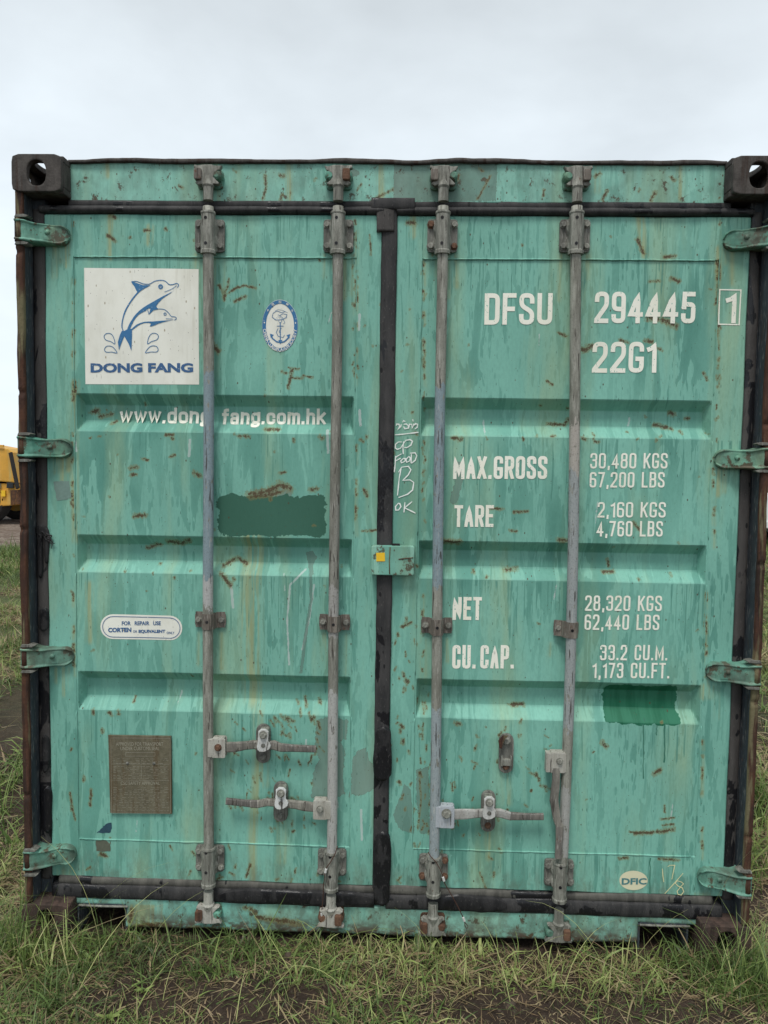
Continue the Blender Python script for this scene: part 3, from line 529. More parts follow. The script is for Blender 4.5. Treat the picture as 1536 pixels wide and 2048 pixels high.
casting(0, 2.473, 0, True, True, M_CAST); casting(2.276, 2.473, 0, True, False, M_CAST); casting(0, 0, 0, False, True, M_CASTB); casting(2.276, 0, 0, False, False, M_CASTB)
for x0, lf in ((0, True), (2.276, False)): casting(x0, 2.473, LEN-.178, True, lf, M_CAST, -1); casting(x0, 0, LEN-.178, False, lf, M_CASTB, -1)
# body behind the doors
def corr(axis):
    v, f = [], []; pitch = .278; n = int((LEN-.34)/pitch); ys = []
    for i in range(n): b0 = .17+i*pitch; ys += [(b0, .012), (b0+.072, .012), (b0+.14, .048), (b0+.21, .048)]
    ys.append((LEN-.17, .012))
    for y, d in ys:
        x = d if axis < 0 else 2.438-d; v += [(x, y, .16), (x, y, 2.53)]
    for i in range(len(ys)-1): f.append((2*i, 2*i+2, 2*i+3, 2*i+1))
    o = link('side_wall', pyme('side_wall', v, f), M_FRAME, box)
    bm = bmesh.new(); x = .03 if axis < 0 else 2.408; add_box(bm, x-.028, x+.028, .178, LEN-.178, .03, .165, .004); add_box(bm, x-.026, x+.026, .178, LEN-.178, 2.525, 2.583, .004); link('side_rail', bm_done(bm, 'side_rail'), M_FRAME, box)
corr(-1); corr(1)
bm = bmesh.new(); add_box(bm, .05, 2.388, .17, LEN-.05, 2.555, 2.575); link('roof', bm_done(bm, 'roof'), M_FRAME, box)
bm = bmesh.new(); add_box(bm, .05, 2.388, .17, LEN-.05, .14, .17); link('floor_frame', bm_done(bm, 'floor_frame'), M_DARK, box)
bm = bmesh.new(); add_box(bm, .02, 2.418, LEN-.05, LEN-.02, .12, 2.50); link('end_wall', bm_done(bm, 'end_wall'), M_FRAME, box)
for x in (.03, 2.348): bm = bmesh.new(); add_box(bm, x, x+.06, LEN-.12, LEN-.052, .118, 2.473, .004); link('corner_post', bm_done(bm, 'corner_post'), M_FRAME, box)
# ------------------------------------------------------------------ hinges
def hinge(zc, right, parent, seed):
    Lh = .157; hh0 = .0345
    us = refine([0, .03, .05, .09, .12, Lh-.0005], .005); vs = np.linspace(-1, 1, 25)
    U, V = np.meshgrid(us, vs)
    hh = hh0*(1-.10*np.clip((U-.03)/.03, 0, 1)+.06*np.clip((U-.10)/.03, 0, 1)); e = np.clip((U-(Lh-.040))/.040, 0, 1); hh = hh*np.sqrt(np.clip(1-e**2.6, .0, 1)); sag = -.004*np.clip(U/.06, 0, 1)
    Z = zc+sag+V*hh+.004*(fbm(U+seed, V*0, 30, 3, seed)-.5); base = np.interp(U, [0, .03, .070, .105, Lh], [.0, .004, .026, .046, .052])
    edge_ = np.clip((np.abs(V)-.70)/.10, 0, 1)*np.clip((1-np.abs(V))/.1, 0, 1); dip = .006*np.exp(-((U-.10)/.03)**2)
    Y = base-edge_*.007-dip*(np.abs(V) < .7)+.0035*(fbm(U, Z, 60, 3, seed)-.5)+np.where(U > Lh-.006, .010, 0)+np.where(np.abs(V) > .97, .004, 0)
    X = U*.975+.009
    if right: X = 2.429-U*.975
    Vv = np.stack([X, Y, Z], -1).reshape(-1, 3); n, m = X.shape; i = np.arange(n*m).reshape(n, m)
    q = [np.stack([i[:-1,:-1], i[:-1,1:], i[1:,1:], i[1:,:-1]], -1).reshape(-1, 4)]
    loop = np.concatenate([i[0,:], i[1:,-1], i[-1,-2::-1], i[-2:0:-1,0]]); B = Vv[loop].copy(); B[:,1] = .075; bi = len(Vv)+np.arange(len(loop)); q.append(np.stack([loop, bi, np.roll(bi, -1), np.roll(loop, -1)], -1))
    q = np.concatenate(q)
    if right: q = q[:, ::-1]
    o = link('hinge', quads('hinge', np.concatenate([Vv, B]), q), mat_h[seed % 2], parent, True)
    bm = bmesh.new(); xk = .012 if not right else 2.426; add_tube(bm, [(xk+(.006 if not right else -.006), .012, zc-.037), (xk+(.006 if not right else -.006), .012, zc+.037)], .014, 14); link('hinge_knuckle', bm_done(bm, 'hinge_knuckle'), M_RUST, parent, True)
    bm = bmesh.new(); xe = .098 if not right else 2.340; add_tube(bm, [(xe, .038, zc), (xe, .030, zc)], [.009, .008], 14); link('hinge_boss', bm_done(bm, 'hinge_boss'), M_HINGE, parent, True)
M_HINGE2 = mat_paint('hinge_paint_lighter', (.135, .32, .245), (.07, .21, .16), grime=.8, rusty=1.05, marks=False)
mat_h = [M_HINGE, M_HINGE2]
for i, (zc, m_) in enumerate(((2.355, 1), (1.660, 0), (.960, 1), (.269, 1))):
    hinge(zc, False, doors['L'], 2*i+m_)
for i, (zc, m_) in enumerate(((2.352, 0), (1.656, 0), (.957, 1), (.257, 1))):
    hinge(zc, True, doors['R'], 2*i+10+m_)
# ------------------------------------------------------------------ bolts and locking gear
bm = bmesh.new(); add_tube(bm, [(0, 0, 0), (0, -.0025, 0)], [.0125, .0122], 12)
add_loft(bm, [[Vector((r*math.cos(R_(60*k+10)), y, r*math.sin(R_(60*k+10)))) for k in range(6)] for y, r in ((-.0025, .0095), (-.009, .0095), (-.0105, .0078))]); bolt_me = bm_done(bm, 'bolt')
bolt_mats = [M_GALVD, M_GALV, M_NUT, M_GALVD]; bolt_mes = []
for m_ in bolt_mats: q = bolt_me.copy(); q.materials.append(m_); bolt_mes.append(q)
bcount = 0
def bolt(x, y, z, parent, sc=1.0, kind=None):
    global bcount; bcount += 1
    me = bolt_mes[kind if kind is not None else random.choice((0, 0, 1, 1, 3))]; o = bpy.data.objects.new('bolt', me); COL.objects.link(o); o.parent = parent
    o.location = (x, y, z); o.scale = (sc, sc, sc); o.rotation_euler = (0, random.uniform(0, 1), 0)
YR = .036; RR = .0172
def guide(x, zt, zb, parent, lower, seed):
    """bolted guide plate with the half-round housing the rod runs through"""
    hw = .0485; bm = bmesh.new(); add_prism(bm, rrect(x-hw, x+hw, zb+.012, zt-.006, .010), .054, .064, .002)
    g = link('guide_bracket', bm_done(bm, 'guide_bracket'), M_GALVD, parent)
    bm = bmesh.new(); z1, z0 = (zt+.012, zb) if not lower else (zt-.002, zb-.028)
    add_tube(bm, [(x, YR, z) for z in (z1, z1-.006, z1-.010, z0+.014, z0+.010, z0)], [.0235, .0245, .0225, .0225, .0250, .0245], 20)
    # flared cheeks of the housing
    add_loft(bm, [[Vector(p) for p in ((x-hx, .055, z), (x-.018, .024, z), (x+.018, .024, z), (x+hx, .055, z))] for z, hx in ((zt-.008, .026), (zt-.030, .034), ((zt+zb)/2, .027), (zb+.034, .034), (zb+.012, .026))])
    link('guide_housing', bm_done(bm, 'guide_housing'), M_GALV, parent, False)
    for z in (zt-.012, zb+.030): bm = bmesh.new(); add_tube(bm, [(x-.003, .0145, z), (x-.003, .0125, z)], [.0052, .0050], 10); link('guide_hole', bm_done(bm, 'guide_hole'), M_TAR, parent)
    for sx_ in (-1, 1):
        for z in (zt-.024, zb+.030): bolt(x+sx_*.037+random.uniform(-.001, .001), .054, z, parent, random.uniform(.92, 1.08), 2 if (seed, sx_, z > (zt+zb)/2) in ((2, -1, True), (2, 1, False), (12, 1, True), (12, -1, False), (12, 1, False)) else None)
def clamp(x, z, parent, left_only=False):
    bm = bmesh.new(); h = .026
    prof = [(-.050, .062), (-.027, .060), (-.021, .050), (-.0205, .030), (-.012, .0165), (.012, .0165), (.0205, .030), (.021, .050), (.027, .060), (.050, .062)]
    if left_only: prof = [(-.052, .058), (-.030, .050), (-.024, .030), (-.012, .0165), (.012, .0165), (.0205, .030), (.021, .050), (.024, .062)]
    fr = [(x+a, b) for a, b in prof]; bk = [(x+a*(.96), b+.005) for a, b in prof]; cs = fr+bk[::-1]
    A = [bm.verts.new((a, b, z-h+random.uniform(-.0005, .0005))) for a, b in cs]; B = [bm.verts.new((a, b, z+h)) for a, b in cs]; n = len(cs)
    for i in range(n): bm.faces.new((A[i], A[(i+1) % n], B[(i+1) % n], B[i]))
    m = len(prof)
    for R2 in (A, B):
        for i in range(m-1): bm.faces.new((R2[i], R2[i+1], R2[n-2-i], R2[n-1-i]))
    link('rod_clamp', bm_done(bm, 'rod_clamp'), M_CLAMP, parent)
    bm = bmesh.new(); add_prism(bm, rrect(x-.052, x+(.052 if not left_only else .030), z-.023, z+.023, .009), .0615, .066, .001); link('clamp_backplate', bm_done(bm, 'clamp_backplate'), M_CLAMP, parent)
    bm = bmesh.new(); add_tube(bm, [(x, .0168, z), (x, .0155, z)], [.0052, .005], 10); link('guide_hole', bm_done(bm, 'guide_hole'), M_TAR, parent)
    bolt(x-.038, .058, z+.001, parent, .95, 1)
    if not left_only: bolt(x+.038, .060, z, parent, .95, 0)
def cam_top(x, z, parent, s, seed, rot=0):
    """cam head on the rod end with the keeper lugs it turns behind; z = base of the head, s = +1 up, -1 down"""
    T = lambda u, v: (x+u, z+s*v)
    bm = bmesh.new(); add_tube(bm, [(x, YR, z-s*.045), (x, YR, z-s*.004), (x, YR, z), (x, YR+.004, z+s*.020), (x, YR+.008, z+s*.048)], [.0165, .0165, .0200, .0165, .0150], 14)
    hooks = [(-.045, .058), (-.043, .066), (-.024, .060), (-.012, .066), (.014, .066), (.030, .058), (.045, .064), (.038, .050), (.018, .042), (.014, .026), (.038, .008), (.030, .004), (.012, .008), (-.012, .006), (-.030, .002), (-.040, .010), (-.016, .030), (-.014, .046), (-.030, .052)]
    m_ = -1 if seed % 2 else 1; pts = [T(m_*u, v) for u, v in hooks]
    if s*m_ < 0: pts = pts[::-1]
    add_prism(bm, pts, .026, .046, .003); bmesh.ops.triangulate(bm, faces=[f for f in bm.faces if len(f.verts) > 4])
    o = link('cam_head', bm_done(bm, 'cam_head'), M_GALV if s > 0 else (M_CREAM if seed in (10, 11) else M_GALV), parent, False)
    bm = bmesh.new()
    for sx_ in (-1, 1):
        cx = x+sx_*.028; add_tube(bm, [(cx, .074, z+s*.036), (cx, .040, z+s*.036), (cx, .030, z+s*.036), (cx, .026, z+s*.036)], [.017, .0165, .0145, .009], 12)
    add_prism(bm, rrect(x-.042, x+.042, min(z, z+s*.062), max(z, z+s*.062), .012), .058, .074, .003)
    link('cam_keeper', bm_done(bm, 'cam_keeper'), M_HINGE if seed not in (11, 12) else M_NUT, hd if s > 0 else sill, False)
    bm = bmesh.new(); cx = x+(-.030 if seed % 2 == 0 else .026); add_prism(bm, rrect(cx-.012, cx+.012, z+s*.034-.018, z+s*.034+.018, .006), .014, .044, .003); link('rusty_stop', bm_done(bm, 'rusty_stop'), M_NUT if seed > 9 or seed == 1 else M_CLAMP, parent)
RODS = [(.6250, .6275, 2.349, .264), (1.0445, 1.0455, 2.351, .263), (1.3805, 1.3905, 2.353, .255), (1.8045, 1.8130, 2.355, .250)]
bars = []
for i, (xt, xb, zt, zb) in enumerate(RODS):
    pth = []; n = 60
    for k in range(n+1):
        t = k/n; z = (zt-.05)*(1-t)+(zb+.03)*t; x = xt*(1-t)+xb*t+(.016*math.sin(t*math.pi*.85) if i == 3 else .0015*math.sin(t*7+i)); pth.append((x, YR+.0012*math.sin(t*9+i*2), z))
    bm = bmesh.new(); add_tube(bm, [(xt, YR, zt+.09), (xt, YR, zt)]+pth+[(xb, YR, zb), (xb, YR, zb-.07)], RR, 20)
    bar = link('locking_bar', bm_done(bm, 'locking_bar'), RODM[i], box, True); bars.append(bar)
    guide(xt, zt+.062, zt-.060, bar, False, i); guide(xb, zb+.055, zb-.055, bar, True, 10+i)
    cam_top(xt, 2.503, bar, 1, i); cam_top(xb, [.118, .118, .100, .092][i], bar, -1, 10+i)
clz_ = [1.0905, 1.0905, 1.087, 1.0875]
for i in range(4):
    zz = P(0, 0, 0) and clz_[i]; x = RODS[i][0]*.43+RODS[i][1]*.57+(.016*math.sin(.57*math.pi*.85) if i == 3 else 0)
    clamp(x, zz, bars[i], i == 3)
# handles
def pw(x, y, Y): a, b = P(x, y, Y); return a, b
def handle(i, hub, arm, sgn, hubmat, armmat, boltkind, bs=1.0):
    x0, z1 = pw(hub[0], hub[1], .03); x1, z0 = pw(hub[2], hub[3], .03); bm = bmesh.new()
    add_prism(bm, rrect(x0, x1, z0, z1, .006), .018, .024, .0015); add_prism(bm, rrect(x0, x1, z0, z1, .006), .042, .048, .0015)
    xa = x0 if sgn > 0 else x1; xi = (xa-.012, xa+.004) if sgn > 0 else (xa-.004, xa+.012); add_box(bm, xi[0], xi[1], .0185, .0475, z0+.002, z1-.002, .001)
    add_prism(bm, rrect(x0+.004, x1-.004, z1-.004, z1+.002, .002), .019, .047, .001)
    link('handle_hub', bm_done(bm, 'handle_hub'), hubmat, bars[i]); bx, bz = pw(hub[4], hub[5], .018); bolt(bx, .018, bz, bars[i], bs, boltkind)
    rings = []; bm = bmesh.new()
    for (px_, py_, hh, yc, ht) in arm:
        x, z = pw(px_, py_, yc); h = hh/615.0; dx, dz = (0, 1)
        rings.append((x, yc, z, h, ht))
    for k, (x, yc, z, h, ht) in enumerate(rings):
        a = rings[min(k+1, len(rings)-1)]; b = rings[max(k-1, 0)]; t = Vector((a[0]-b[0], 0, a[2]-b[2])).normalized(); nrm = Vector((-t.z, 0, t.x))
        ring = []
        for q in range(12):
            an = 2*math.pi*q/12; c, s_ = math.cos(an), math.sin(an); c = math.copysign(abs(c)**.55, c); s_ = math.copysign(abs(s_)**.55, s_)
            ring.append(Vector((x, yc, z))+nrm*h*c+Vector((0, 1, 0))*ht*s_)
        rings[k] = (x, yc, z, h, ht, ring)
    add_loft(bm, [r[5] for r in rings[:-2]]); ha = link('handle', bm_done(bm, 'handle'), armmat, bars[i], False)
    bm = bmesh.new(); add_loft(bm, [[q_ if k_ else q_.lerp(Vector((sum(v.x for v in r_[5])/12, r_[1], r_[2])), -.02) for q_ in r_[5]] for k_, r_ in enumerate(rings[-3:])]); link('handle_grip', bm_done(bm, 'handle_grip'), M_HANDLE, bars[i], False)
M_ARM = mat_metal('handle_arm_steel', (.11, .105, .09), (.30, .285, .245), (.13, .12, .11), .15, sc=.6)
M_ARMW = mat_metal('handle_arm_whitish', (.30, .29, .27), (.46, .46, .44), (.17, .16, .145), .15, sc=.6)
handle(0, (424,1475,452,1514,436,1495), [(440,1494,11,.033,.006),(470,1494,11,.033,.006),(490,1491,9,.034,.007),(508,1489,9,.030,.009),(527,1490,8,.026,.008),(548,1490,10,.030,.007),(562,1495,9,.034,.006),(585,1496,7.5,.034,.007),(632,1498,7,.034,.007)], 1, M_CREAM, M_ARM, 2)
handle(1, (627,1598,655,1637,640,1618), [(640,1616,9,.033,.006),(610,1612,11,.033,.006),(592,1609,9,.032,.008),(562,1606,8,.028,.008),(535,1604,8,.032,.008),(515,1608,8.5,.034,.006),(490,1606,7,.034,.007),(452,1602,7,.034,.007)], -1, M_CREAM, M_ARM, 1)
handle(2, (879,1610,908,1654,893,1627), [(895,1629,11,.033,.006),(930,1628,11,.033,.006),(950,1627,9,.033,.008),(977,1625,8,.028,.008),(1000,1626,9,.031,.008),(1020,1632,8.5,.034,.007),(1050,1633,7,.034,.007),(1087,1633,7,.034,.007)], 1, M_BLGREY, M_ARMW, 1, 1.35)
handle(3, (1099,1503,1130,1544,1119,1522), [(1112,1535,8,.024,.007),(1112,1560,8,.020,.008),(1108,1600,9,.018,.009),(1113,1635,8,.018,.008),(1119,1652,8,.016,.007),(1118,1680,7,.016,.007),(1116,1716,7,.014,.007)], 1, M_CREAM, M_ARM, 1, .9)
def retainer(cx, cy, y0, y1, parent, hub=None, loose=False):
    x, zt = pw(cx, y0, .06); _, zb = pw(cx, y1, .06); bm = bmesh.new(); add_prism(bm, rrect(x-.024, x+.024, zb, zt, .023, 8), .054, .066, .002)
    r = link('handle_retainer', bm_done(bm, 'handle_retainer'), M_GALVD, parent); bolt(x, .054, zt-.022, parent, 1.1, 1); bolt(x, .054, zb+.022, parent, .9, 2 if cx > 900 else 0)
    if hub:
        xh, zh = pw(hub[0], hub[1], .018); bm = bmesh.new(); pts = []
        top_ = zt-.010-zh
        for a in range(0, 360, 20):
            q = .0225*(1+.10*math.cos(3*R_(a)+.5)); pts.append((xh+q*math.cos(R_(a)), zh+q*math.sin(R_(a))))
        up = [(xh+.016, zh+.020), (xh+.017, zh+top_), (xh+.008, zh+top_+.008), (xh-.008, zh+top_+.008), (xh-.017, zh+top_), (xh-.016, zh+.020)]
        pts = [p for p in pts if not (p[1] > zh+.016)]
        pts.sort(key=lambda p: (math.atan2(p[1]-zh, p[0]-xh)-math.pi/2) % (2*math.pi)); pts = up[::1][3:]+pts+up[:3]
        add_prism(bm, pts, .012, .020, .002); link('retainer_catch', bm_done(bm, 'retainer_catch'), M_WHITE, parent)
        bm = bmesh.new(); add_tube(bm, [(xh, .0122, zh), (xh, .0105, zh)], [.008, .0075], 7); link('seal_hole', bm_done(bm, 'seal_hole'), M_GALVD, parent)
        bolt(xh, .012, zt-.020, parent, 1.1, 1)
        bm = bmesh.new(); add_prism(bm, rrect(xh-.014, xh+.014, zt-.034, zt-.006, .006), .020, .055, .001); add_prism(bm, rrect(xh-.014, xh+.014, zh-.006, zh+.006, .003), .040, .055, .001); link('catch_spacer', bm_done(bm, 'catch_spacer'), M_GALV, parent)
    if loose:
        bm = bmesh.new(); add_prism(bm, rrect(x-.012, x+.014, zb+.030, zb+.052, .003), .040, .056, .002); add_prism(bm, rrect(x-.018, x-.010, zb+.026, zb+.062, .002), .047, .055, .001); add_prism(bm, rrect(x+.012, x+.018, zb+.026, zb+.062, .002), .047, .055, .001)
        link('retainer_hook', bm_done(bm, 'retainer_hook'), M_GALV, parent)
        bm = bmesh.new(); add_prism(bm, [(x-.026, zt-.040), (x-.030, zt-.016), (x-.016, zt+.002), (x+.002, zt+.002), (x-.010, zt-.010), (x-.016, zt-.024), (x-.018, zt-.042)], .030, .036, .001); link('bent_flap', bm_done(bm, 'bent_flap'), M_RUST, parent)
retainer(527, 1490, 1448, 1525, doors['L'], (527,1490)); retainer(562, 1603, 1563, 1642, doors['L'], (562,1605)); retainer(977, 1621, 1581, 1662, doors['R'], (978,1625)); retainer(1013, 1505, 1467, 1545, doors['R'], None, True)
# lock cover plate in the middle
x0, z1 = P(743, 1090, .05); x1, z0 = P(828, 1150, .05); bm = bmesh.new(); add_prism(bm, rrect(x0, x1, z0, z1, .008), .034, .062, .003); lock = link('lock_cover', bm_done(bm, 'lock_cover'), M_LOCKB, box)
bm = bmesh.new(); a = P(753, 1105, .034); b = P(770, 1123, .034); add_prism(bm, [(a[0], b[1]), (b[0], b[1]+.001), (b[0]-.001, a[1]), (a[0]-.001, a[1]-.001)], .0325, .0338); link('yellow_sticker', bm_done(bm, 'yellow_sticker'), M_YEL, lock)
bm = bmesh.new(); zq = z0+(z1-z0)*.58; add_tube(bm, [(x1-.052, .0335, zq-.003), (x1-.03, .0330, zq), (x1-.004, .0335, zq+.003)], .0018, 6); add_tube(bm, [(x0+.062, .0335, z1-.004), (x0+.060, .033, (z0+z1)/2), (x0+.062, .0335, z0+.004)], .0018, 6); link('weld_bead', bm_done(bm, 'weld_bead'), M_RUST, lock)
bm = bmesh.new(); add_prism(bm, rrect(x0+.068, x0+.094, z1-.002, z1+.006, .002), .040, .056, .001); link('latch_tip', bm_done(bm, 'latch_tip'), M_TAR, lock)
# ------------------------------------------------------------------ lettering and print
def arcround(pts, closed, W, H):
    out_ = []; n = len(pts)
    for i, p in enumerate(pts):
        x, y = p[0]*W, p[1]*H; r = (p[2] if len(p) > 2 else 0)*W
        if r <= 0 or (not closed and i in (0, n-1)): out_.append(Vector((x, y))); continue
        a = pts[i-1]; b = pts[(i+1) % n]; A = Vector((a[0]*W, a[1]*H)); B = Vector((b[0]*W, b[1]*H)); C_ = Vector((x, y)); da, db = A-C_, B-C_
        ang = da.angle(db); t = min(r, da.length*(.5 if len(a) > 2 and a[2] else 1)*.999, db.length*(.5 if len(b) > 2 and b[2] else 1)*.999); da.normalize(); db.normalize()
        s = C_+da*t; e = C_+db*t
        for k in range(7): u = k/6; u2 = 1-u; q = u2*u2*s+2*u*u2*C_+u*u*e; m_ = (q-C_); out_.append(C_+m_*(1-.12*math.sin(u*math.pi)))
    return out_
class Pen:
    def __init__(s): s.v = []; s.f = []; s.k = 0
    def ribbon(s, pts, wd, closed=False, maxseg=.02, taper=None, dy=None):
        pts = [Vector(p) for p in pts]; q = []; m = len(pts)
        for i in range(m if closed else m-1):
            a, b = pts[i], pts[(i+1) % m]; n = max(1, int((b-a).length/maxseg))
            for j in range(n): q.append(a+(b-a)*j/n)
        if not closed: q.append(pts[-1])
        r = [q[0]]
        for p in q[1:]:
            if (p-r[-1]).length > 1e-5: r.append(p)
        if closed and (r[0]-r[-1]).length < 1e-5: r.pop()
        q = r; n = len(q); s.k += 1; y = -.00005*(s.k % 6) if dy is None else dy; base = len(s.v)
        if n < 2: return
        for i, p in enumerate(q):
            a = q[i-1] if (closed or i > 0) else None; b = q[(i+1) % n] if (closed or i < n-1) else None
            d1 = (p-a).normalized() if a is not None else (b-p).normalized(); d2 = (b-p).normalized() if b is not None else d1
            n1 = Vector((-d1.y, d1.x)); n2 = Vector((-d2.y, d2.x)); mm = n1+n2
            if mm.length < 1e-3: mm = n1
            mm.normalize(); c = max(.45, mm.dot(n1)); wv = wd/2/c*(taper[min(len(taper)-1, int(i/(n-1)*(len(taper)-1)+.5))] if taper else 1)
            s.v += [(p.x+mm.x*wv, y, p.y+mm.y*wv), (p.x-mm.x*wv, y, p.y-mm.y*wv)]
        for i in range(n if closed else n-1): a = base+2*i; b = base+2*((i+1) % n); s.f.append((a, a+1, b+1, b))
    def fill(s, pts, dy=None):
        s.k += 1; y = -.00005*(s.k % 6) if dy is None else dy; base = len(s.v)
        from mathutils.geometry import tessellate_polygon
        s.v += [(p[0], y, p[1]) for p in pts]; s.f += [tuple(base+i for i in t) for t in tessellate_polygon([[Vector((p[0], p[1], 0)) for p in pts]])]
    def ellipse(s, cx, cz, rx, rz, dy=None): s.fill([(cx+rx*math.cos(a), cz+rz*math.sin(a)) for a in np.linspace(0, 2*math.pi, 40, endpoint=False)], dy)
    def done(s, name, mat, parent, off=.0010):
        me = pyme(name, s.v, s.f); bm = bmesh.new(); bm.from_mesh(me)
        for f in bm.faces:
            f.normal_update()
            if f.normal.y > 0: f.normal_flip()
        bm.to_mesh(me); bm.free(); conform(me, off); return link(name, me, mat, parent)
h = .5
GL = {'0': (1, [(1, [(0,0,h),(1,0,h),(1,1,h),(0,1,h)])]), 'A': (1, [(0, [(0,0),(.5,1),(1,0)]), (0, [(.17,.28),(.83,.28)])]), 'B': (1, [(1, [(0,0),(1,0,h),(1,.54,h),(0,.54)]), (1, [(0,.54),(.94,.54,.4),(.94,1,.4),(0,1)])]),
 'C': (1, [(0, [(1,.72),(1,1,h),(0,1,h),(0,0,h),(1,0,h),(1,.28)])]), 'D': (1, [(1, [(0,0),(1,0,h),(1,1,h),(0,1)])]), 'E': (.85, [(0, [(1,0),(0,0),(0,1),(1,1)]), (0, [(0,.52),(.85,.52)])]),
 'F': (.85, [(0, [(0,0),(0,1),(1,1)]), (0, [(0,.50),(.85,.50)])]), 'G': (1, [(0, [(1,.80),(1,1,h),(0,1,h),(0,0,h),(1,0,h),(1,.44),(.62,.44)])]), 'I': (.05, [(0, [(0,0),(0,1)])]),
 'K': (1, [(0, [(0,0),(0,1)]), (0, [(1,1),(.05,.40)]), (0, [(.35,.58),(1,0)])]), 'L': (.85, [(0, [(0,1),(0,0),(1,0)])]), 'M': (1.35, [(0, [(0,0),(0,1),(.5,.2),(1,1),(1,0)])]), 'N': (1, [(0, [(0,0),(0,1),(1,0),(1,1)])]),
 'O': (1, [(1, [(0,0,h),(1,0,h),(1,1,h),(0,1,h)])]), 'P': (1, [(0, [(0,0),(0,1),(1,1,h),(1,.45,h),(0,.45)])]), 'R': (1, [(0, [(0,0),(0,1),(1,1,h),(1,.47,h),(0,.47)]), (0, [(.55,.47),(1,0)])]),
 'S': (1, [(0, [(1,.78),(1,1,h),(0,1,h),(0,.62,.4),(1,.38,.4),(1,0,h),(0,0,h),(0,.22)])]), 'T': (.95, [(0, [(0,1),(1,1)]), (0, [(.5,1),(.5,0)])]), 'U': (1, [(0, [(0,1),(0,0,h),(1,0,h),(1,1)])]), 'X': (1, [(0, [(0,0),(1,1)]), (0, [(0,1),(1,0)])]),
 '1': (.5, [(0, [(0,.80),(.5,.84),(1,1),(1,0)])]), '2': (1, [(0, [(0,.78),(0,1,h),(1,1,h),(1,.58,.3),(0,.04),(0,0),(1,0)])]), '3': (1, [(0, [(0,.80),(0,1,h),(1,1,h),(1,.54,.4),(.45,.54)]), (0, [(.45,.54),(1,.54,.4),(1,0,h),(0,0,h),(0,.20)])]),
 '4': (1.05, [(0, [(.72,0),(.72,1),(0,.25),(1,.25)])]), '5': (1, [(0, [(.95,1),(.08,1),(.05,.52)]), (0, [(.04,.54),(.1,.62,.2),(1,.62,h),(1,0,h),(0,0,h),(0,.20)])]), '6': (1, [(0, [(1,.84),(1,1,h),(0,1,h),(0,0,h),(1,0,h),(1,.56,h),(.04,.56)])]),
 '7': (.95, [(0, [(0,1),(1,1),(.35,0)])]), '8': (1, [(1, [(0,0,h),(1,0,h),(1,.54,h),(0,.54,h)]), (1, [(.05,.54,.45),(.95,.54,.45),(.95,1,.45),(.05,1,.45)])]), '9': (1, [(0, [(0,.16),(0,0,h),(1,0,h),(1,1,h),(0,1,h),(0,.44,h),(.96,.44)])]),
 '.': (.05, [(0, [(0,0),(0,.03)])]), ',': (.1, [(0, [(1,.05),(.6,-.12)])]),
 'w': (1.45, [(0, [(0,.72),(.25,0),(.5,.70),(.75,0),(1,.72)])]), 'd': (1, [(1, [(0,0,h),(1,0,h),(1,.70,h),(0,.70,h)]), (0, [(1,1.0),(1,-.05)])]), 'o': (1, [(1, [(0,0,h),(1,0,h),(1,.70,h),(0,.70,h)])]),
 'n': (.95, [(0, [(0,-.04),(0,.74)]), (0, [(0,.5),(.1,.70,.4),(1,.70,h),(1,-.04)])]), 'g': (1, [(1, [(0,.04,h),(1,.04,h),(1,.70,h),(0,.70,h)]), (0, [(1,.74),(1,-.24,h),(.02,-.24,h),(.02,-.14)])]),
 'f': (.62, [(0, [(.4,-.04),(.4,1,.5),(1.05,1)]), (0, [(0,.66),(1,.66)])]), 'a': (1, [(0, [(.06,.60),(.10,.70,.3),(.95,.70,.4),(.95,-.04)]), (1, [(.0,0,.35),(.93,0,.3),(.93,.36,.05),(.0,.36,.35)])]),
 'c': (.95, [(0, [(1,.50),(1,.70,h),(0,.70,h),(0,0,h),(1,0,h),(1,.20)])]), 'm': (1.55, [(0, [(0,-.04),(0,.74)]), (0, [(0,.5),(.06,.70,.2),(.5,.70,.2),(.5,-.04)]), (0, [(.5,.5),(.56,.70,.2),(1,.70,.2),(1,-.04)])]),
 'h': (.95, [(0, [(0,-.04),(0,1.04)]), (0, [(0,.5),(.1,.70,.4),(1,.70,h),(1,-.04)])]), 'k': (.95, [(0, [(0,-.04),(0,1.04)]), (0, [(1,.72),(.05,.28)]), (0, [(.35,.42),(1.02,-.02)])])}
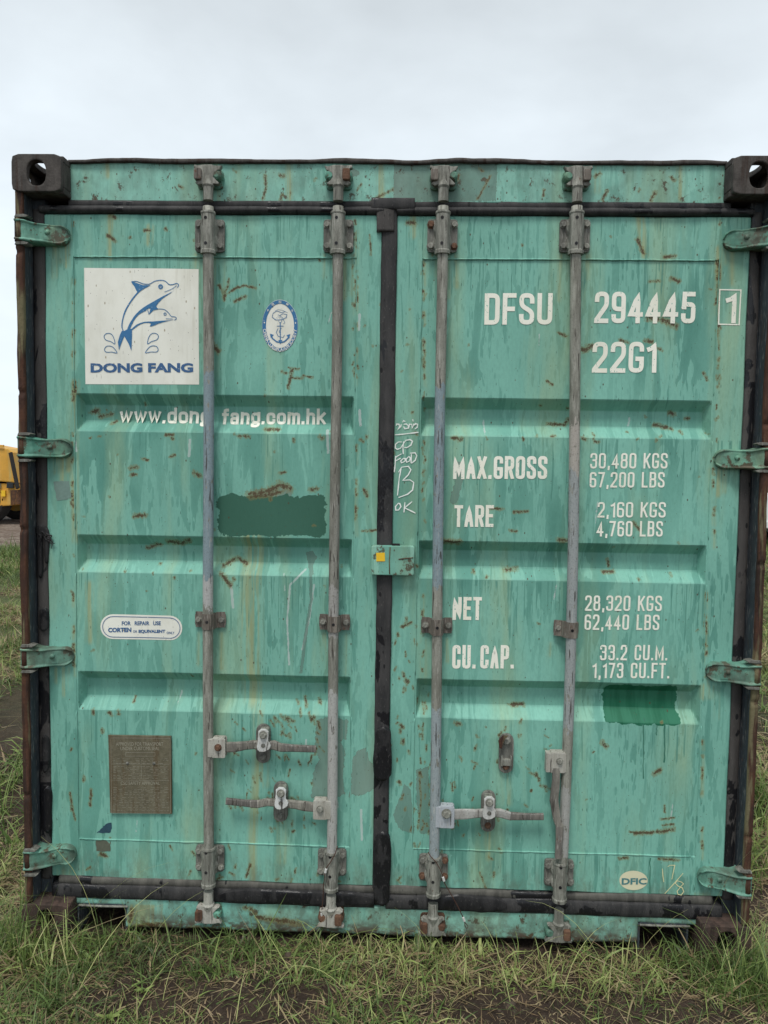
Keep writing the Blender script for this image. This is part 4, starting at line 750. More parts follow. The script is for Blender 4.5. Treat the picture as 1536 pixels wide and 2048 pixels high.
def word(text, bx, mat, parent, Y=.068, sw=.145, gap=.17, name='lettering', lw=None, space=.5, off=.0012):
    """stroke lettering fitted to the box (x0, ytop, x1, ybase) read off the photograph"""
    x0, z1 = P(bx[0], bx[1], Y); x1, z0 = P(bx[2], bx[3], Y); _, z1b = P(bx[2], bx[1], Y); H = z1-z0; H = (P((bx[0]+bx[2])/2, bx[1], Y)[1]-P((bx[0]+bx[2])/2, bx[3], Y)[1]); s = H*sw
    zb0 = P(bx[0], bx[3], Y)[1]; zb1 = P(bx[2], bx[3], Y)[1]
    units = sum(GL[c][0] for c in text if c != ' '); nsp = text.count(' '); n = len(text)
    tot = x1-x0; fixed = (s+gap*H*.55)*(n-nsp)-gap*H*.55+nsp*space*H*.45; cw = (tot-fixed)/units
    p = Pen(); x = x0
    for c in text:
        if c == ' ': x += space*H*.45; continue
        u, st = GL[c]; W = cw*u; zb = zb0+(zb1-zb0)*(x-x0)/tot
        for cl_, pts in st:
            q = arcround(pts, bool(cl_), max(W, 1e-4), H-s); q = [Vector((x+s/2+v.x, zb+s/2+v.y)) for v in q]
            if not cl_: q[0] = q[0]+(q[0]-q[1]).normalized()*s/2; q[-1] = q[-1]+(q[-1]-q[-2]).normalized()*s/2
            b0 = len(p.v); p.ribbon(q, s, bool(cl_))
            if min(t[1] for t in pts) > -.06:
                for k_ in range(b0, len(p.v)): vx, vy, vz = p.v[k_]; p.v[k_] = (vx, vy, min(max(vz, zb), zb+H))
        x += W+s+gap*H*.55
    return p.done(name, mat, parent, off)
RDo, LDo = doors['R'], doors['L']
word('DFSU', (970,586,1104,649), M_LET, RDo); word('294445', (1190,583,1391,646), M_LET, RDo); word('1', (1453,585,1472,646), M_LET, RDo); word('22G1', (1186,683,1313,745), M_LET, RDo)
p = Pen(); bx = [P(*q, .068) for q in ((1440,579),(1482,580),(1479,649),(1438,648))]; p.ribbon(bx, .004, True); p.done('lettering_frame', M_LET, RDo)
for t_, b_, sw_ in (('MAX.GROSS', (907,912,1094,958), .15), ('TARE', (909,1010,987,1054), .15), ('NET', (906,1194,963,1240), .15), ('CU. CAP.', (905,1290,1028,1337), .14)): word(t_, b_, M_LET, RDo, sw=sw_, gap=.13, space=.25)
for t_, b_ in (('30,480 KGS', (1181,906,1335,937)), ('67,200 LBS', (1180,944,1329,975)), ('2,160 KGS', (1196,1004,1331,1035)), ('4,760 LBS', (1194,1042,1325,1073)), ('28,320 KGS', (1171,1191,1323,1222)), ('62,440 LBS', (1170,1229,1318,1260)), ('33.2 CU.M.', (1201,1290,1335,1321)), ('1,173 CU.FT.', (1186,1326,1339,1357))):
    word(t_, b_, M_LET, RDo, sw=.125, gap=.20, space=.8)
word('www.dong', (239,815,421,847), M_LET, LDo, Y=.110, sw=.185, gap=.17); word('fang.com.hk', (444,817,651,849), M_LET, LDo, Y=.110, sw=.185, gap=.17)
def btext(text, bx, mat, parent, Y=.068, bold=0.0, name='lettering', off=.0016, arc=None):
    cu = bpy.data.curves.new('txt', 'FONT'); cu.body = text; cu.size = 1; cu.offset = bold; cu.resolution_u = 3; o = bpy.data.objects.new('txt', cu); COL.objects.link(o)
    dg = bpy.context.evaluated_depsgraph_get(); dg.update(); me = bpy.data.meshes.new_from_object(o.evaluated_get(dg)); bpy.data.objects.remove(o)
    co = np.array([v.co[:] for v in me.vertices]); mn, mx_ = co.min(0), co.max(0)
    (x0, z0), (x1, z0b), (_, z1) = P(bx[0], bx[3], Y), P(bx[2], bx[3], Y), P(bx[0], bx[1], Y)
    u = (co[:,0]-mn[0])/(mx_[0]-mn[0]); v = (co[:,1]-mn[1])/(mx_[1]-mn[1]); X = x0+u*(x1-x0); Z = z0+(z0b-z0)*u+v*(z1-z0)
    if arc:
        cx, cz, rx, rz, a0, a1, hh, inv = arc; an = R_(a0)+(R_(a1)-R_(a0))*u; rr = 1+(v-.5)*hh*inv; X = cx+rx*rr*np.cos(an); Z = cz+rz*rr*np.sin(an)
    me2 = pyme(name, np.stack([X, np.zeros_like(X), Z], -1), [tuple(f.vertices) for f in me.polygons]); me2.materials.clear()
    bm = bmesh.new(); bm.from_mesh(me2)
    for f in bm.faces:
        f.normal_update()
        if f.normal.y > 0: f.normal_flip()
    bm.to_mesh(me2); bm.free(); conform(me2, off); return link(name, me2, mat, parent)
def sheet(name, outline, mat, parent, off=.0008, th=.0006):
    """thin sticker with real thickness, subdivided so that it follows the door"""
    bm = bmesh.new(); vs = [bm.verts.new((x, 0, z)) for x, z in outline]; f = bm.faces.new(vs); f.normal_update()
    if f.normal.y > 0: f.normal_flip()
    bmesh.ops.triangulate(bm, faces=bm.faces[:])
    for _ in range(4):
        lg = [e for e in bm.edges if e.calc_length() > .03]
        if not lg: break
        bmesh.ops.subdivide_edges(bm, edges=lg, cuts=1); bmesh.ops.triangulate(bm, faces=bm.faces[:])
    me = bpy.data.meshes.new(name); bm.to_mesh(me); bm.free(); conform(me, off); o = link(name, me, mat, parent); return o
# dolphin sticker
st = sheet('logo_sticker', [P(*q, .068) for q in ((167,535),(397,538),(398,769),(170,768))], M_STK, LDo)
Z1 = lambda x, y: P(x/3.072, 280+y/3.072, .068)
def sm(pts, closed=False, n=4):
    q = [Vector(Z1(*p)) for p in pts]; r = []; m = len(q)
    for i in range(m if closed else m-1):
        p0, p1, p2, p3 = (q[i-1] if (i > 0 or closed) else q[i]), q[i], q[(i+1) % m], (q[(i+2) % m] if (i+2 < m or closed) else q[(i+1) % m])
        for k in range(n): t = k/n; r.append(.5*((2*p1)+(p2-p0)*t+(2*p0-5*p1+4*p2-p3)*t*t+(3*p1-p0-3*p2+p3)*t**3))
    if not closed: r.append(q[-1])
    return r
p = Pen()
p.ribbon(sm([(806,870),(838,868),(880,883),(918,885),(952,868),(990,862),(1018,869),(1040,888),(1062,889),(1086,882),(1098,890),(1092,908)]), .0026)
p.fill(sm([(1096,900),(1060,932),(1000,962),(940,995),(880,1030),(835,1070),(805,1115),(790,1165),(800,1160),(822,1112),(855,1070),(900,1042),(925,1036),(915,1074),(945,1046),(978,1040),(960,1022),(1000,975),(1050,942)], True, 2))
p.fill(sm([(805,870),(826,900),(845,935),(868,914),(905,902),(925,892),(880,892),(840,878)], True, 2))
p.ribbon(sm([(905,900),(860,925),(815,975),(775,1040),(755,1100),(750,1150),(762,1180)]), .0036, taper=[1, 1.3, 1.2, 1, .8]); p.ribbon(sm([(1086,894),(1060,915),(1012,935)]), .0018)
p.ribbon(sm([(975,1038),(1010,1042),(1036,1062),(1054,1084),(1078,1088),(1085,1098),(1074,1108)]), .0022); p.fill(sm([(1082,1102),(1040,1108),(1000,1110),(940,1115),(890,1117),(840,1134),(803,1168),(816,1166),(850,1140),(890,1124),(928,1127),(920,1146),(948,1140),(975,1128),(1030,1113)], True, 2))
p.ribbon(sm([(783,1168),(805,1118),(850,1072),(900,1045)]), .0026); p.ribbon(sm([(908,1043),(915,1070)]), .0022); p.ribbon(sm([(1020,1098),(1062,1100)]), .0016)
p.fill([Z1(*q) for q in ((762,1174),(790,1160),(812,1160),(812,1200),(808,1296),(790,1250),(764,1205),(745,1250),(730,1291),(724,1240),(738,1195),(750,1172))])
for X_, fl in ((0, 1), (1612, -1)):
    g = lambda L_: [(X_+fl*a if fl < 0 else a, b) for a, b in L_]
    p.ribbon(sm(g([(638,1208),(650,1190),(678,1189),(697,1212),(705,1252),(680,1238),(650,1228)]), True), .0022, True); p.ribbon(sm(g([(640,1285),(655,1266),(690,1270),(718,1307),(685,1302),(650,1302)]), True), .0022, True)
c = Z1(988, 902); p.ribbon([(c[0]+.0058*math.cos(a), c[1]+.0058*math.sin(a)) for a in np.linspace(0, 6.28, 18, endpoint=False)], .0042, True); p.ellipse(c[0], c[1], .0016, .0016); c = Z1(1015, 1070); p.ribbon([(c[0]+.0038*math.cos(a), c[1]+.0038*math.sin(a)) for a in np.linspace(0, 6.28, 14, endpoint=False)], .0024, True)
p.done('dolphin_print', M_BLUE, st, .0018); btext('DONG FANG', (180.5,726,386,745), M_NAVY, st, bold=.045, off=.0018)
# repair label
A = lambda x, y: P(x/3.657, 1200+y/3.657, .068)
def stad(x0, y0, x1, y1, tilt=0, n=12):
    r = (y1-y0)/2; pts = []
    for cx, a0 in ((x1-r, -90), (x0+r, 90)):
        for k in range(n+1): a = R_(a0+180*k/n); px_, py_ = cx+r*math.cos(a), (y0+y1)/2+r*math.sin(a); pts.append(A(px_, py_+tilt*(px_-(x0+x1)/2)))
    return pts
rl = sheet('repair_label', stad(735, 110, 1332, 290, .025), M_STK, LDo); p = Pen(); p.ribbon(stad(752, 126, 1316, 275, .025), .0022, True); p.done('label_border', M_NAVY, rl, .0016)
ab = lambda a, b, c_, d: (a/3.657, 1200+b/3.657, c_/3.657, 1200+d/3.657)
for t_, b_, bo in (('FOR   REPAIR   USE', (890,156,1175,186), .03), ('CORTEN', (792,202,960,236), .05), ('OR', (972,222,1002,240), .02), ('EQUIVALENT', (1012,218,1208,246), .05), ('ONLY', (1218,232,1275,250), .02)): btext(t_, ab(*b_), M_NAVY, rl, bold=bo, off=.0016)
# classification society oval
cxo, czo = P(559.5, 651, .068); rx, rz = 36.5/616, 52/616
ell = lambda k, n=48: [(cxo+rx*k*math.cos(a), czo+rz*k*math.sin(a)) for a in np.linspace(0, 2*math.pi, n, endpoint=False)]
ov = sheet('oval_emblem_sticker', ell(1.0), M_STK, LDo); p = Pen(); p.ribbon(ell(.975), .0018, True)
ring = [(cxo+(rx-.0075)*math.cos(a), czo+(rz-.0075)*math.sin(a)) for a in np.linspace(0, 2*math.pi, 48, endpoint=False)]; p.ribbon(ring, .0105, True)
B = lambda x, y: P(380+x/2.954, 280+y/2.954, .068)
for ln, wd in (([(532,1075),(532,1185)], .003), ([(512,1098),(552,1098)], .002), ([(475,1145),(485,1170),(510,1190),(532,1195),(556,1190),(578,1170),(588,1148)], .0042)): p.ribbon([B(*q) for q in ln], wd)
for tri in (((470,1142),(494,1150),(476,1168)), ((592,1145),(568,1152),(586,1170)), ((520,1180),(544,1180),(532,1206))): p.fill([B(*q) for q in tri])
p.ribbon([B(532+9*math.cos(a), 1068+9*math.sin(a)) for a in np.linspace(0, 6.28, 10, endpoint=False)], .0012, True)
p.done('emblem_print', M_BLUE, ov, .0016)
p = Pen(); coil = [(560,1012),(540,1018),(512,1008),(490,1022),(484,1045),(505,1062),(540,1060),(568,1048),(572,1030),(548,1024),(528,1036)]
def smB(pts): 
    q = [(B(*a)) for a in pts]; return q
p.ribbon(smB(coil), .0016); p.ribbon(smB([(500,1010),(520,1000),(545,1004),(575,1018)]), .001); p.ribbon(smB([(520,1030),(545,1048),(560,1078),(550,1085)]), .0012); p.ribbon(smB([(520,1110),(508,1135),(520,1158),(548,1165),(558,1150)]), .0016); p.ribbon(smB([(540,1108),(525,1128),(535,1150)]), .0012)
for k in range(12): q = B(490+7*k, 1046+8*math.sin(k)); p.ribbon([q, (q[0]+.001, q[1]-.004)], .0008)
p.done('dragon_print', M_BLUE, ov, .0017)
btext('CHINA CLASSIFICATION SOCIETY', (0,0,10,10), M_STK, ov, bold=.02, off=.0022, arc=(cxo, czo, rx-.0075, rz-.0075, 188, 352, .20, -1))
p = Pen()    # the five characters on the upper band, drawn stroke by stroke
def glyph(a, strokes, sz=.0070):
    ux, uz = math.cos(R_(a)), math.sin(R_(a)); cx, cz = cxo+(rx-.0075)*ux, czo+(rz-.0075)*uz; rt = R_(a-90); cr_, sr_ = math.cos(rt), math.sin(rt)
    for s_ in strokes: p.ribbon([(cx+(x*cr_-y*sr_)*sz, cz+(x*sr_+y*cr_)*sz) for x, y in s_], .0009)
glyph(140, [[(-.4,.2),(.4,.2),(.4,-.15),(-.4,-.15),(-.4,.2)],[(0,.5),(0,-.5)]]); glyph(117, [[(-.5,.5),(.5,.5),(.5,-.5),(-.5,-.5),(-.5,.5)],[(-.25,.25),(.25,.25)],[(-.25,0),(.25,0)],[(-.28,-.25),(.28,-.25)],[(0,.25),(0,-.25)]])
glyph(90, [[(-.5,.4),(-.1,.4),(-.1,-.5)],[(-.5,.4),(-.5,-.5)],[(-.5,0),(-.1,0)],[(.1,.45),(.5,.45),(.5,.1)],[(.1,0),(.5,0),(.5,-.45),(.1,-.45),(.1,0)]]); glyph(63, [[(-.5,.5),(.5,.5),(.5,-.05),(-.5,-.05),(-.5,.5)],[(-.5,.22),(.5,.22)],[(0,.5),(0,-.05)],[(-.2,-.05),(-.4,-.5)],[(.2,-.05),(.2,-.5)]]); glyph(40, [[(-.5,.3),(-.1,.3),(-.4,-.1)],[(-.28,.1),(-.28,-.5)],[(.3,.45),(.3,-.4)],[(.05,.1),(.55,.1)],[(.05,-.4),(.55,-.4)]])
for a in (173, 7):
    cx, cz = cxo+(rx-.0075)*math.cos(R_(a)), czo+(rz-.0075)*math.sin(R_(a)); p.fill([(cx+(.0034 if k % 2 == 0 else .0014)*math.sin(k*math.pi/5), cz+(.0034 if k % 2 == 0 else .0014)*math.cos(k*math.pi/5)) for k in range(10)])
p.done('emblem_characters', M_STK, ov, .0022)
# approval nameplate
o4 = [P(*q, .068) for q in ((218,1469),(343.5,1471),(345,1626),(222,1624))]; bm = bmesh.new(); add_prism(bm, o4, .060, .067, .001); plate = link('approval_plate', bm_done(bm, 'approval_plate'), M_PLATE, LDo)
def ptext(t_, b_, bo=.0):
    o = btext(t_, (b_[0]/3.657, 1200+b_[1]/3.657, b_[2]/3.657, 1200+b_[3]/3.657), M_ENG, plate, bold=bo, name='engraving'); me = o.data
    for v in me.vertices: v.co.y = .0592
ptext('APPROVED FOR TRANSPORT', (855,1034,1200,1060)); ptext('UNDER CUSTOMS SEAL', (888,1066,1172,1092)); ptext('CSC SAFETY APPROVAL', (890,1320,1175,1344))
p = Pen()
def eng(x0, y0, x1, y1, wd=.0009): p.ribbon([A(x0, y0), A(x1, y1)], wd)
for y in (1192, 1310): eng(825, y, 1245, y+2)
eng(1040, 1195, 1042, 1300); eng(1168, 1400, 1170, 1540); eng(818, 1002, 1250, 1005); eng(822, 1550, 1250, 1552); eng(818, 1002, 824, 1550); eng(1250, 1005, 1252, 1550)
for a_ in (([(925,1108),(1140,1108),(1140,1135),(925,1135)]),): p.ribbon([A(*q) for q in a_], .0009, True)
rr = random.Random(3)
for y in list(range(1155, 1190, 11))+list(range(1210, 1300, 11))+list(range(1365, 1545, 12)):
    x = 835
    while x < 1235:
        l = rr.uniform(8, 34)
        if rr.random() < .72: eng(x, y, min(x+l, 1240), y+rr.uniform(-1, 1), .0009)
        x += l+rr.uniform(5, 16)
me = pyme('engraving', p.v, p.f)
for v in me.vertices: v.co.y += .0592
link('engraving', me, M_ENG, plate)
for x, y in ((938,1186), (1132,1188)): q = A(x, y); bm = bmesh.new(); add_tube(bm, [(q[0], .061, q[1]), (q[0], .0575, q[1]), (q[0], .0572, q[1])], [.0055, .0048, .002], 12); link('rivet', bm_done(bm, 'rivet'), M_GALVD, plate, True)
# oval number sticker, small labels
cx, cz = P(1267, 1761, .068); dv = sheet('oval_sticker', [(cx+29/612*math.cos(a), cz+20.5/612*math.sin(a)) for a in np.linspace(0, 2*math.pi, 40, endpoint=False)], M_OVAL, RDo); btext('DFIC', (1243,1756,1293,1769), M_GRNP, dv, bold=.035, off=.0018)
def torn(name, pts, mat, parent):
    q = []; n = len(pts)
    for i in range(n):
        a, b = pts[i], pts[(i+1) % n]
        for k in range(5): t = k/5; q.append(P(a[0]+(b[0]-a[0])*t+rs.uniform(-1, 1), a[1]+(b[1]-a[1])*t+rs.uniform(-1, 1), .068))
    return sheet(name, q, mat, parent)
torn('label_residue', [(107,963),(122,962),(138,962),(143,994),(134,999),(114,1001)], M_GLAB2, LDo); torn('label_residue', [(192,1680),(221,1680),(221,1703),(193,1702)], M_GLAB, LDo)
torn('blue_label', [(193,1666),(205,1655),(212,1648),(223,1645),(222,1664),(214,1667)], M_DBLUE, LDo)
# chalk writing
C5 = lambda x, y: P(380+x/2.954, 760+y/2.954, .068)
p = Pen(); cw_ = .0036
for ln in ([(1218,270),(1222,260),(1235,262),(1238,275),(1228,292),(1245,275),(1248,262)], [(1262,262),(1278,260),(1290,270),(1288,285),(1268,288),(1262,275)], [(1256,250),(1262,240),(1272,246)], [(1292,288),(1296,262),(1310,262),(1312,285),(1322,262),(1328,262)], [(1328,290),(1342,280),(1345,262),(1332,258),(1326,268)], [(1316,232),(1318,245)], [(1210,324),(1260,320),(1350,309)],
    [(1252,366),(1230,366),(1214,380),(1213,402),(1225,410),(1245,402),(1262,375),(1275,356),(1300,352),(1314,362),(1305,385),(1280,400),(1265,398)], [(1262,362),(1258,400),(1260,438)], [(1250,436),(1225,450),(1213,460)], [(1215,448),(1212,500),(1207,545)], [(1215,478),(1245,462)], [(1262,462),(1245,478),(1250,490),(1270,480),(1272,465),(1262,462)], [(1292,452),(1276,470),(1280,486),(1298,478),(1302,460),(1292,452)], [(1308,436),(1306,492)], [(1300,432),(1330,430),(1340,448),(1330,475),(1308,492)],
    [(1248,518),(1236,580),(1226,682)], [(1232,545),(1250,515),(1290,510),(1305,530),(1290,560),(1258,592),(1300,590),(1322,605),(1315,650),(1285,675),(1232,694)], [(1230,728),(1214,748),(1216,768),(1232,768),(1246,748),(1240,730),(1230,728)], [(1270,722),(1264,782)], [(1312,718),(1268,755),(1300,770),(1332,786)]):
    p.ribbon([C5(*q) for q in ln], cw_, maxseg=.01, taper=[.7, 1.1, .8, 1.2, .9])
p.done('chalk_writing', M_CHALK, RDo, .0018)
C6 = lambda x, y: P(960+x/2.667, 1640+y/2.667, .068); p = Pen()
for ln in ([(972,258),(975,300),(980,330)], [(1000,248),(1012,240),(1038,240),(1030,275),(1022,315)], [(1082,282),(1040,330),(985,392)], [(1072,328),(1050,322),(1040,335),(1055,350),(1078,360),(1085,380),(1072,398),(1055,395),(1050,378),(1070,352),(1084,338),(1072,328)]): p.ribbon([C6(*q) for q in ln], .0026, maxseg=.01, taper=[.8, 1.1, .9])
p.done('chalk_writing', M_YCH, RDo, .0012)
# paint drips under the dark green patch
M_DRIP = mat_simple('dark_green_drip', (.045, .17, .12), .5)
p = Pen()
for x, y0, y1, wd in ((1287,1450,1558,.003), (1329,1450,1525,.0045), (1313,1450,1470,.003), (1300,1716,1790,.003)): p.ribbon([P(x+rs.uniform(-1, 1), y0+(y1-y0)*t, .068) for t in np.linspace(0, 1, 9)], wd, taper=[1.2, 1, .8, .7, .9, .6, .8, 1, 1.3])
p.done('paint_drip', M_DRIP, RDo, .0010)
# cable seals hanging from the bars
def seal(label, path, crimps, grp='cable seals on the locking bars'):
    q = [(*P(x, y, Y), Y) for x, y, Y in path]; o = empty('cable_seal', (q[0][0], q[0][2], q[0][1]), label, 'cable seal', grp)
    bm = bmesh.new(); loc = [Vector((a-q[0][0], Y-q[0][2], b-q[0][1])) for a, b, Y in q]; add_tube(bm, loc, .0016, 6); link('cable', bm_done(bm, 'cable'), M_WIRE, o, True)
    for k in crimps:
        a, b = loc[k], loc[k+1]; m = (a+b)/2; d = (b-a).normalized()*.008; bm = bmesh.new(); add_tube(bm, [m-d, m-d*.9, m+d*.9, m+d], [.0028, .0042, .0042, .0028], 8); link('crimp_sleeve', bm_done(bm, 'crimp_sleeve'), M_CRIMP, o)
seal('short rusty wire seal looped on the second locking bar from the left', [(675,1692,.014),(670,1708,.008),(660,1726,.008),(653,1735,.008),(650,1748,.010),(647,1770,.018),(646,1800,.030),(643,1825,.030),(644,1835,.032),(642,1848,.034)], (3, 7))
seal('long rusty wire seal dangling to the grass from the third locking bar', [(856,1704,.020),(862,1714,.008),(872,1724,.008),(880,1738,.006),(884,1748,.008),(890,1768,.010),(903,1790,.014),(915,1812,.020),(925,1832,.026),(930,1845,.028),(936,1852,.028),(934,1858,.028),(930,1852,.028),(929,1842,.028)], (4, 8))
# ------------------------------------------------------------------ ground
def gz(x, y):
    x = np.asarray(x, dtype=float); y = np.asarray(y, dtype=float)
    near = np.exp(-(np.maximum(0, np.hypot(x-1.2, y+.5)-3)/4)**2); h_ = (fbm(x, y, 1.3, 4, 1)-.5)*.10+(fbm(x, y, 9, 3, 5)-.5)*.035
    h_ = h_*near-.012; under = (x > -.05) & (x < 2.5) & (y > .02) & (y < 6.1)
    return np.where(under, np.minimum(h_, -.02), h_)
def sheet_ground(name, xs, ys, zf, mat, kind='structure'):
    X, Y = np.meshgrid(xs, ys); Z = zf(X, Y); n, m = X.shape; i = np.arange(n*m).reshape(n, m)
    me = quads(name, np.stack([X, Y, Z], -1).reshape(-1, 3), np.stack([i[:-1,:-1], i[:-1,1:], i[1:,1:], i[1:,:-1]], -1).reshape(-1, 4)); o = link(name, me, mat, None, True); o['kind'] = kind; return o
n = NB('soil_and_turf'); a = n.noise((9, 9, 9), detail=6, rough=.7); b = n.noise((70, 70, 70), (3, 0, 0), 5, .75); c = n.noise((.9, .9, .9), (1, 5, 0), 4, .6); d_, q1, q2 = n.voro((130, 130, 130))
col = n.mix(n.step(a, .35, .7), (.052, .034, .025), (.105, .070, .050)); col = n.mix(n.step(b, .5, .75, 0, .6), col, (.10, .078, .058)); col = n.mix(n.step(q1, .93, .95, 0, .6), col, (.15, .125, .085))
yy = n.z(1); far = n.step(yy, 1.0, 5.0); tur = n.mix(n.step(b, .3, .7), (.05, .075, .022), (.13, .15, .055)); tur = n.mix(n.step(c, .45, .65), tur, (.10, .075, .045))
col = n.mix(far, col, tur); n.bump(n.math('ADD', n.math('MULTIPLY', a, .8), b), 1.0, .03); M_SOIL = n.fin(col, .9)
gx = np.unique(np.round(np.concatenate([-np.geomspace(3.0, 1500, 26), np.arange(-2.4, 5.2, .025), np.geomspace(5.3, 1500, 26)]), 3)); gx = np.unique(np.concatenate([gx, np.arange(-3, -2.4, .1)]))
gy = np.unique(np.round(np.concatenate([-np.geomspace(2.9, 1500, 20), np.arange(-2.8, .6, .025), np.arange(.6, 6, .15), np.geomspace(6.2, 1500, 34)]), 3))
sheet_ground('ground', gx, gy, gz, M_SOIL)
n = NB('wet_gravel'); a = n.noise((1.6, 5, 1), detail=6, rough=.75); d_, q1, q2 = n.voro((16, 16, 16)); col = n.mix(q1, (.12, .088, .066), (.27, .225, .185)); col = n.mix(n.step(a, .45, .6), col, (.095, .062, .045)); n.bump(d_, .9, .05); M_GRAV = n.fin(col, .85)
sheet_ground('gravel_yard', np.linspace(-60, -1.5, 60), np.linspace(10.6, 22.7, 34), lambda X, Y: -.012+.004+.02*(fbm(X, Y, 2, 3, 3))*np.clip((Y-10.6)*2, 0, 1)*np.clip((22.7-Y)*2, 0, 1), M_GRAV)
# ------------------------------------------------------------------ grass
n = NB('grass_blades'); t = n.attr('tint')
cr2 = n.t.nodes.new('ShaderNodeValToRGB'); n.t.links.new(t, cr2.inputs[0]); e = cr2.color_ramp.elements; e[0].position = 0; e[0].color = (.065, .095, .032, 1); e[1].position = 1; e[1].color = (.42, .34, .20, 1)
for p_, c_ in ((.28, (.125, .195, .055)), (.54, (.25, .325, .095)), (.74, (.46, .48, .20)), (.84, (.24, .165, .095))): q = cr2.color_ramp.elements.new(p_); q.color = (*c_, 1)
M_GRASS = n.fin(cr2.outputs[0], .5); n.b.inputs['Specular IOR Level'].default_value = .35
tr = n.t.nodes.new('ShaderNodeBsdfTranslucent'); n.t.links.new(cr2.outputs[0], tr.inputs[0]); ms = n.t.nodes.new('ShaderNodeMixShader'); ms.inputs[0].default_value = .25; n.t.links.new(n.b.outputs[0], ms.inputs[1]); n.t.links.new(tr.outputs[0], ms.inputs[2]); n.t.links.new(ms.outputs[0], n.o.inputs[0])
def blades(x, y, length, width, lean, bend, az, tint, segs=4, droop=1.0):
    N = len(x); P0 = np.stack([x, y, gz(x, y)-.004], -1); th = lean.copy(); pts = [P0]; cur = P0.copy(); hd_ = np.stack([np.cos(az), np.sin(az)], -1)
    for s in range(segs):
        st_ = length/segs; cur = cur+np.stack([hd_[:,0]*np.sin(th)*st_, hd_[:,1]*np.sin(th)*st_, np.cos(th)*st_], -1); gg = gz(cur[:,0], cur[:,1])+.004; cur[:,2] = np.maximum(cur[:,2], gg); pts.append(cur.copy()); th = np.minimum(th+bend/segs*(1+s*.5)*droop, np.maximum(1.72, lean))
    tw = az+math.pi/2+rng.normal(0, .5, N); sd_ = np.stack([np.cos(tw), np.sin(tw), rng.normal(0, .35, N)], -1); V = []
    for s, q in enumerate(pts): wv = (width*(1-(s/segs)**1.6)*.5+.0002)[:,None]; V += [q-sd_*wv, q+sd_*wv]
    V = np.stack(V, 1); k = V.shape[1]; base = (np.arange(N)*k)[:,None]; f = []
    for s in range(segs): f.append(base+np.array([[2*s, 2*s+1, 2*s+3, 2*s+2]]))
    return V.reshape(-1, 3), np.stack(f, 1).reshape(-1, 4), np.repeat(np.clip(tint, 0, 1), k)
def grass(name, N, xr, yr, dens, ln, wd, straw, label, seed, segs=4, leanm=.6, bendm=1.1, clump=.03, vis=None, group=None):
    r = np.random.default_rng(seed); x = r.uniform(*xr, N*3); y = r.uniform(*yr, N*3) if not callable(yr) else yr(r, N*3)
    d = dens(x, y); keep = r.random(len(x)) < d; x, y = x[keep][:N], y[keep][:N]; ok = ~((x > .0) & (x < 2.44) & (y > .05) & (y < 6.07)); x, y = x[ok], y[ok]; M_ = len(x)
    # tufts: several blades share a root
    kk = 7; x = np.repeat(x, kk)+r.normal(0, clump, M_*kk); y = np.repeat(y, kk)+r.normal(0, clump, M_*kk); ok = ~((x > -.0) & (x < 2.44) & (y > .05) & (y < 6.07)); x, y = x[ok], y[ok]; M_ = len(x)
    az = r.uniform(0, 6.283, M_); length = ln*r.lognormal(0, .38, M_); lean = np.abs(r.normal(leanm, .38, M_)); bend = np.abs(r.normal(bendm, .6, M_))
    pt = fbm(x, y, 2.2, 3, seed); base = .36+(pt-.5)*1.1+r.normal(0, .14, M_); dry = r.random(M_) < straw*(1+2*(pt > .55)); tint = np.where(dry, r.uniform(.80, 1, M_), np.clip(base, 0, .76))
    lean = np.where(dry, np.minimum(lean+.7, 1.5), lean); bend = np.where(dry, bend*.15, bend); v, f, t = blades(x, y, length, wd*r.lognormal(-.05, .42, M_), lean, bend, az, tint, segs); me = quads(name, v, f, {'tint': t}); o = link(name, me, M_GRASS, None, True); o['kind'] = 'stuff'; o['label'] = label; o['category'] = 'grass'; return o
def soilmap(x, y):
    v = fbm(x, y, 2.6, 3, 22); s = np.clip((v-.46)*5, .07, 1)
    for cx, cy, r_, k in ((1.45, -.28, .42, .88), (.75, -.30, .22, .8), (1.05, -.48, .20, .7), (1.75, -.10, .18, .7), (2.6, -.1, .25, .6), (-.15, .1, .2, .4)): s = s*(1-k*np.exp(-((x-cx)**2+((y-cy)*1.7)**2)/r_**2))
    return s
grass('short_grass', 6000, (-1.6, 4.2), (-1.5, .9), soilmap, .080, .0033, .20, 'green and straw short grass in front of the container', 31, 4, .85, .95, .020)
grass('matted_grass', 2600, (-1.4, 4.0), (-1.3, .9), lambda x, y: soilmap(x, y)**.5, .07, .0030, .75, 'dry matted straw lying on the bare soil', 32, 3, 1.25, .5, .05)
grass('grass_fringe', 700, (-.3, 2.8), (-.16, .06), lambda x, y: np.clip(.2+fbm(x, y, 3, 2, 9)*1.2, 0, 1), .070, .0032, .15, 'thicker grass along the foot of the container', 33, 4, .55, 1.2, .02)
grass('thatch', 6000, (-1.3, 3.8), (-1.25, .5), lambda x, y: np.clip(soilmap(x, y)+.25, 0, 1),   .035, .0022, .45, 'short matted thatch between the grass tufts', 41, 2, 1.35, .2, .04)
grass('grass_fringe', 90, (-.16, .16), (-.16, -.01), lambda x, y: x > -9, .15, .0034, .2, 'taller tufts around the lower left corner casting', 42, 5, .4, .8, .03)
grass('grass_fringe', 90, (2.24, 2.6), (-.16, -.01), lambda x, y: x > -9, .15, .0034, .2, 'taller tufts around the lower right corner casting', 43, 5, .4, .8, .03)
def wedge(r, N): return .6+8*r.random(N)**1.5
grass('side_grass', 11000, (-6.5, -.05), wedge, lambda x, y: np.clip((fbm(x, y, 1.4, 3, 5)-.33)*5, .05, 1)*(x > -3-.55*y), .12, .006, .28, 'mixed green and dry grass left of the container', 34, 3, .7, 1.1, .035)
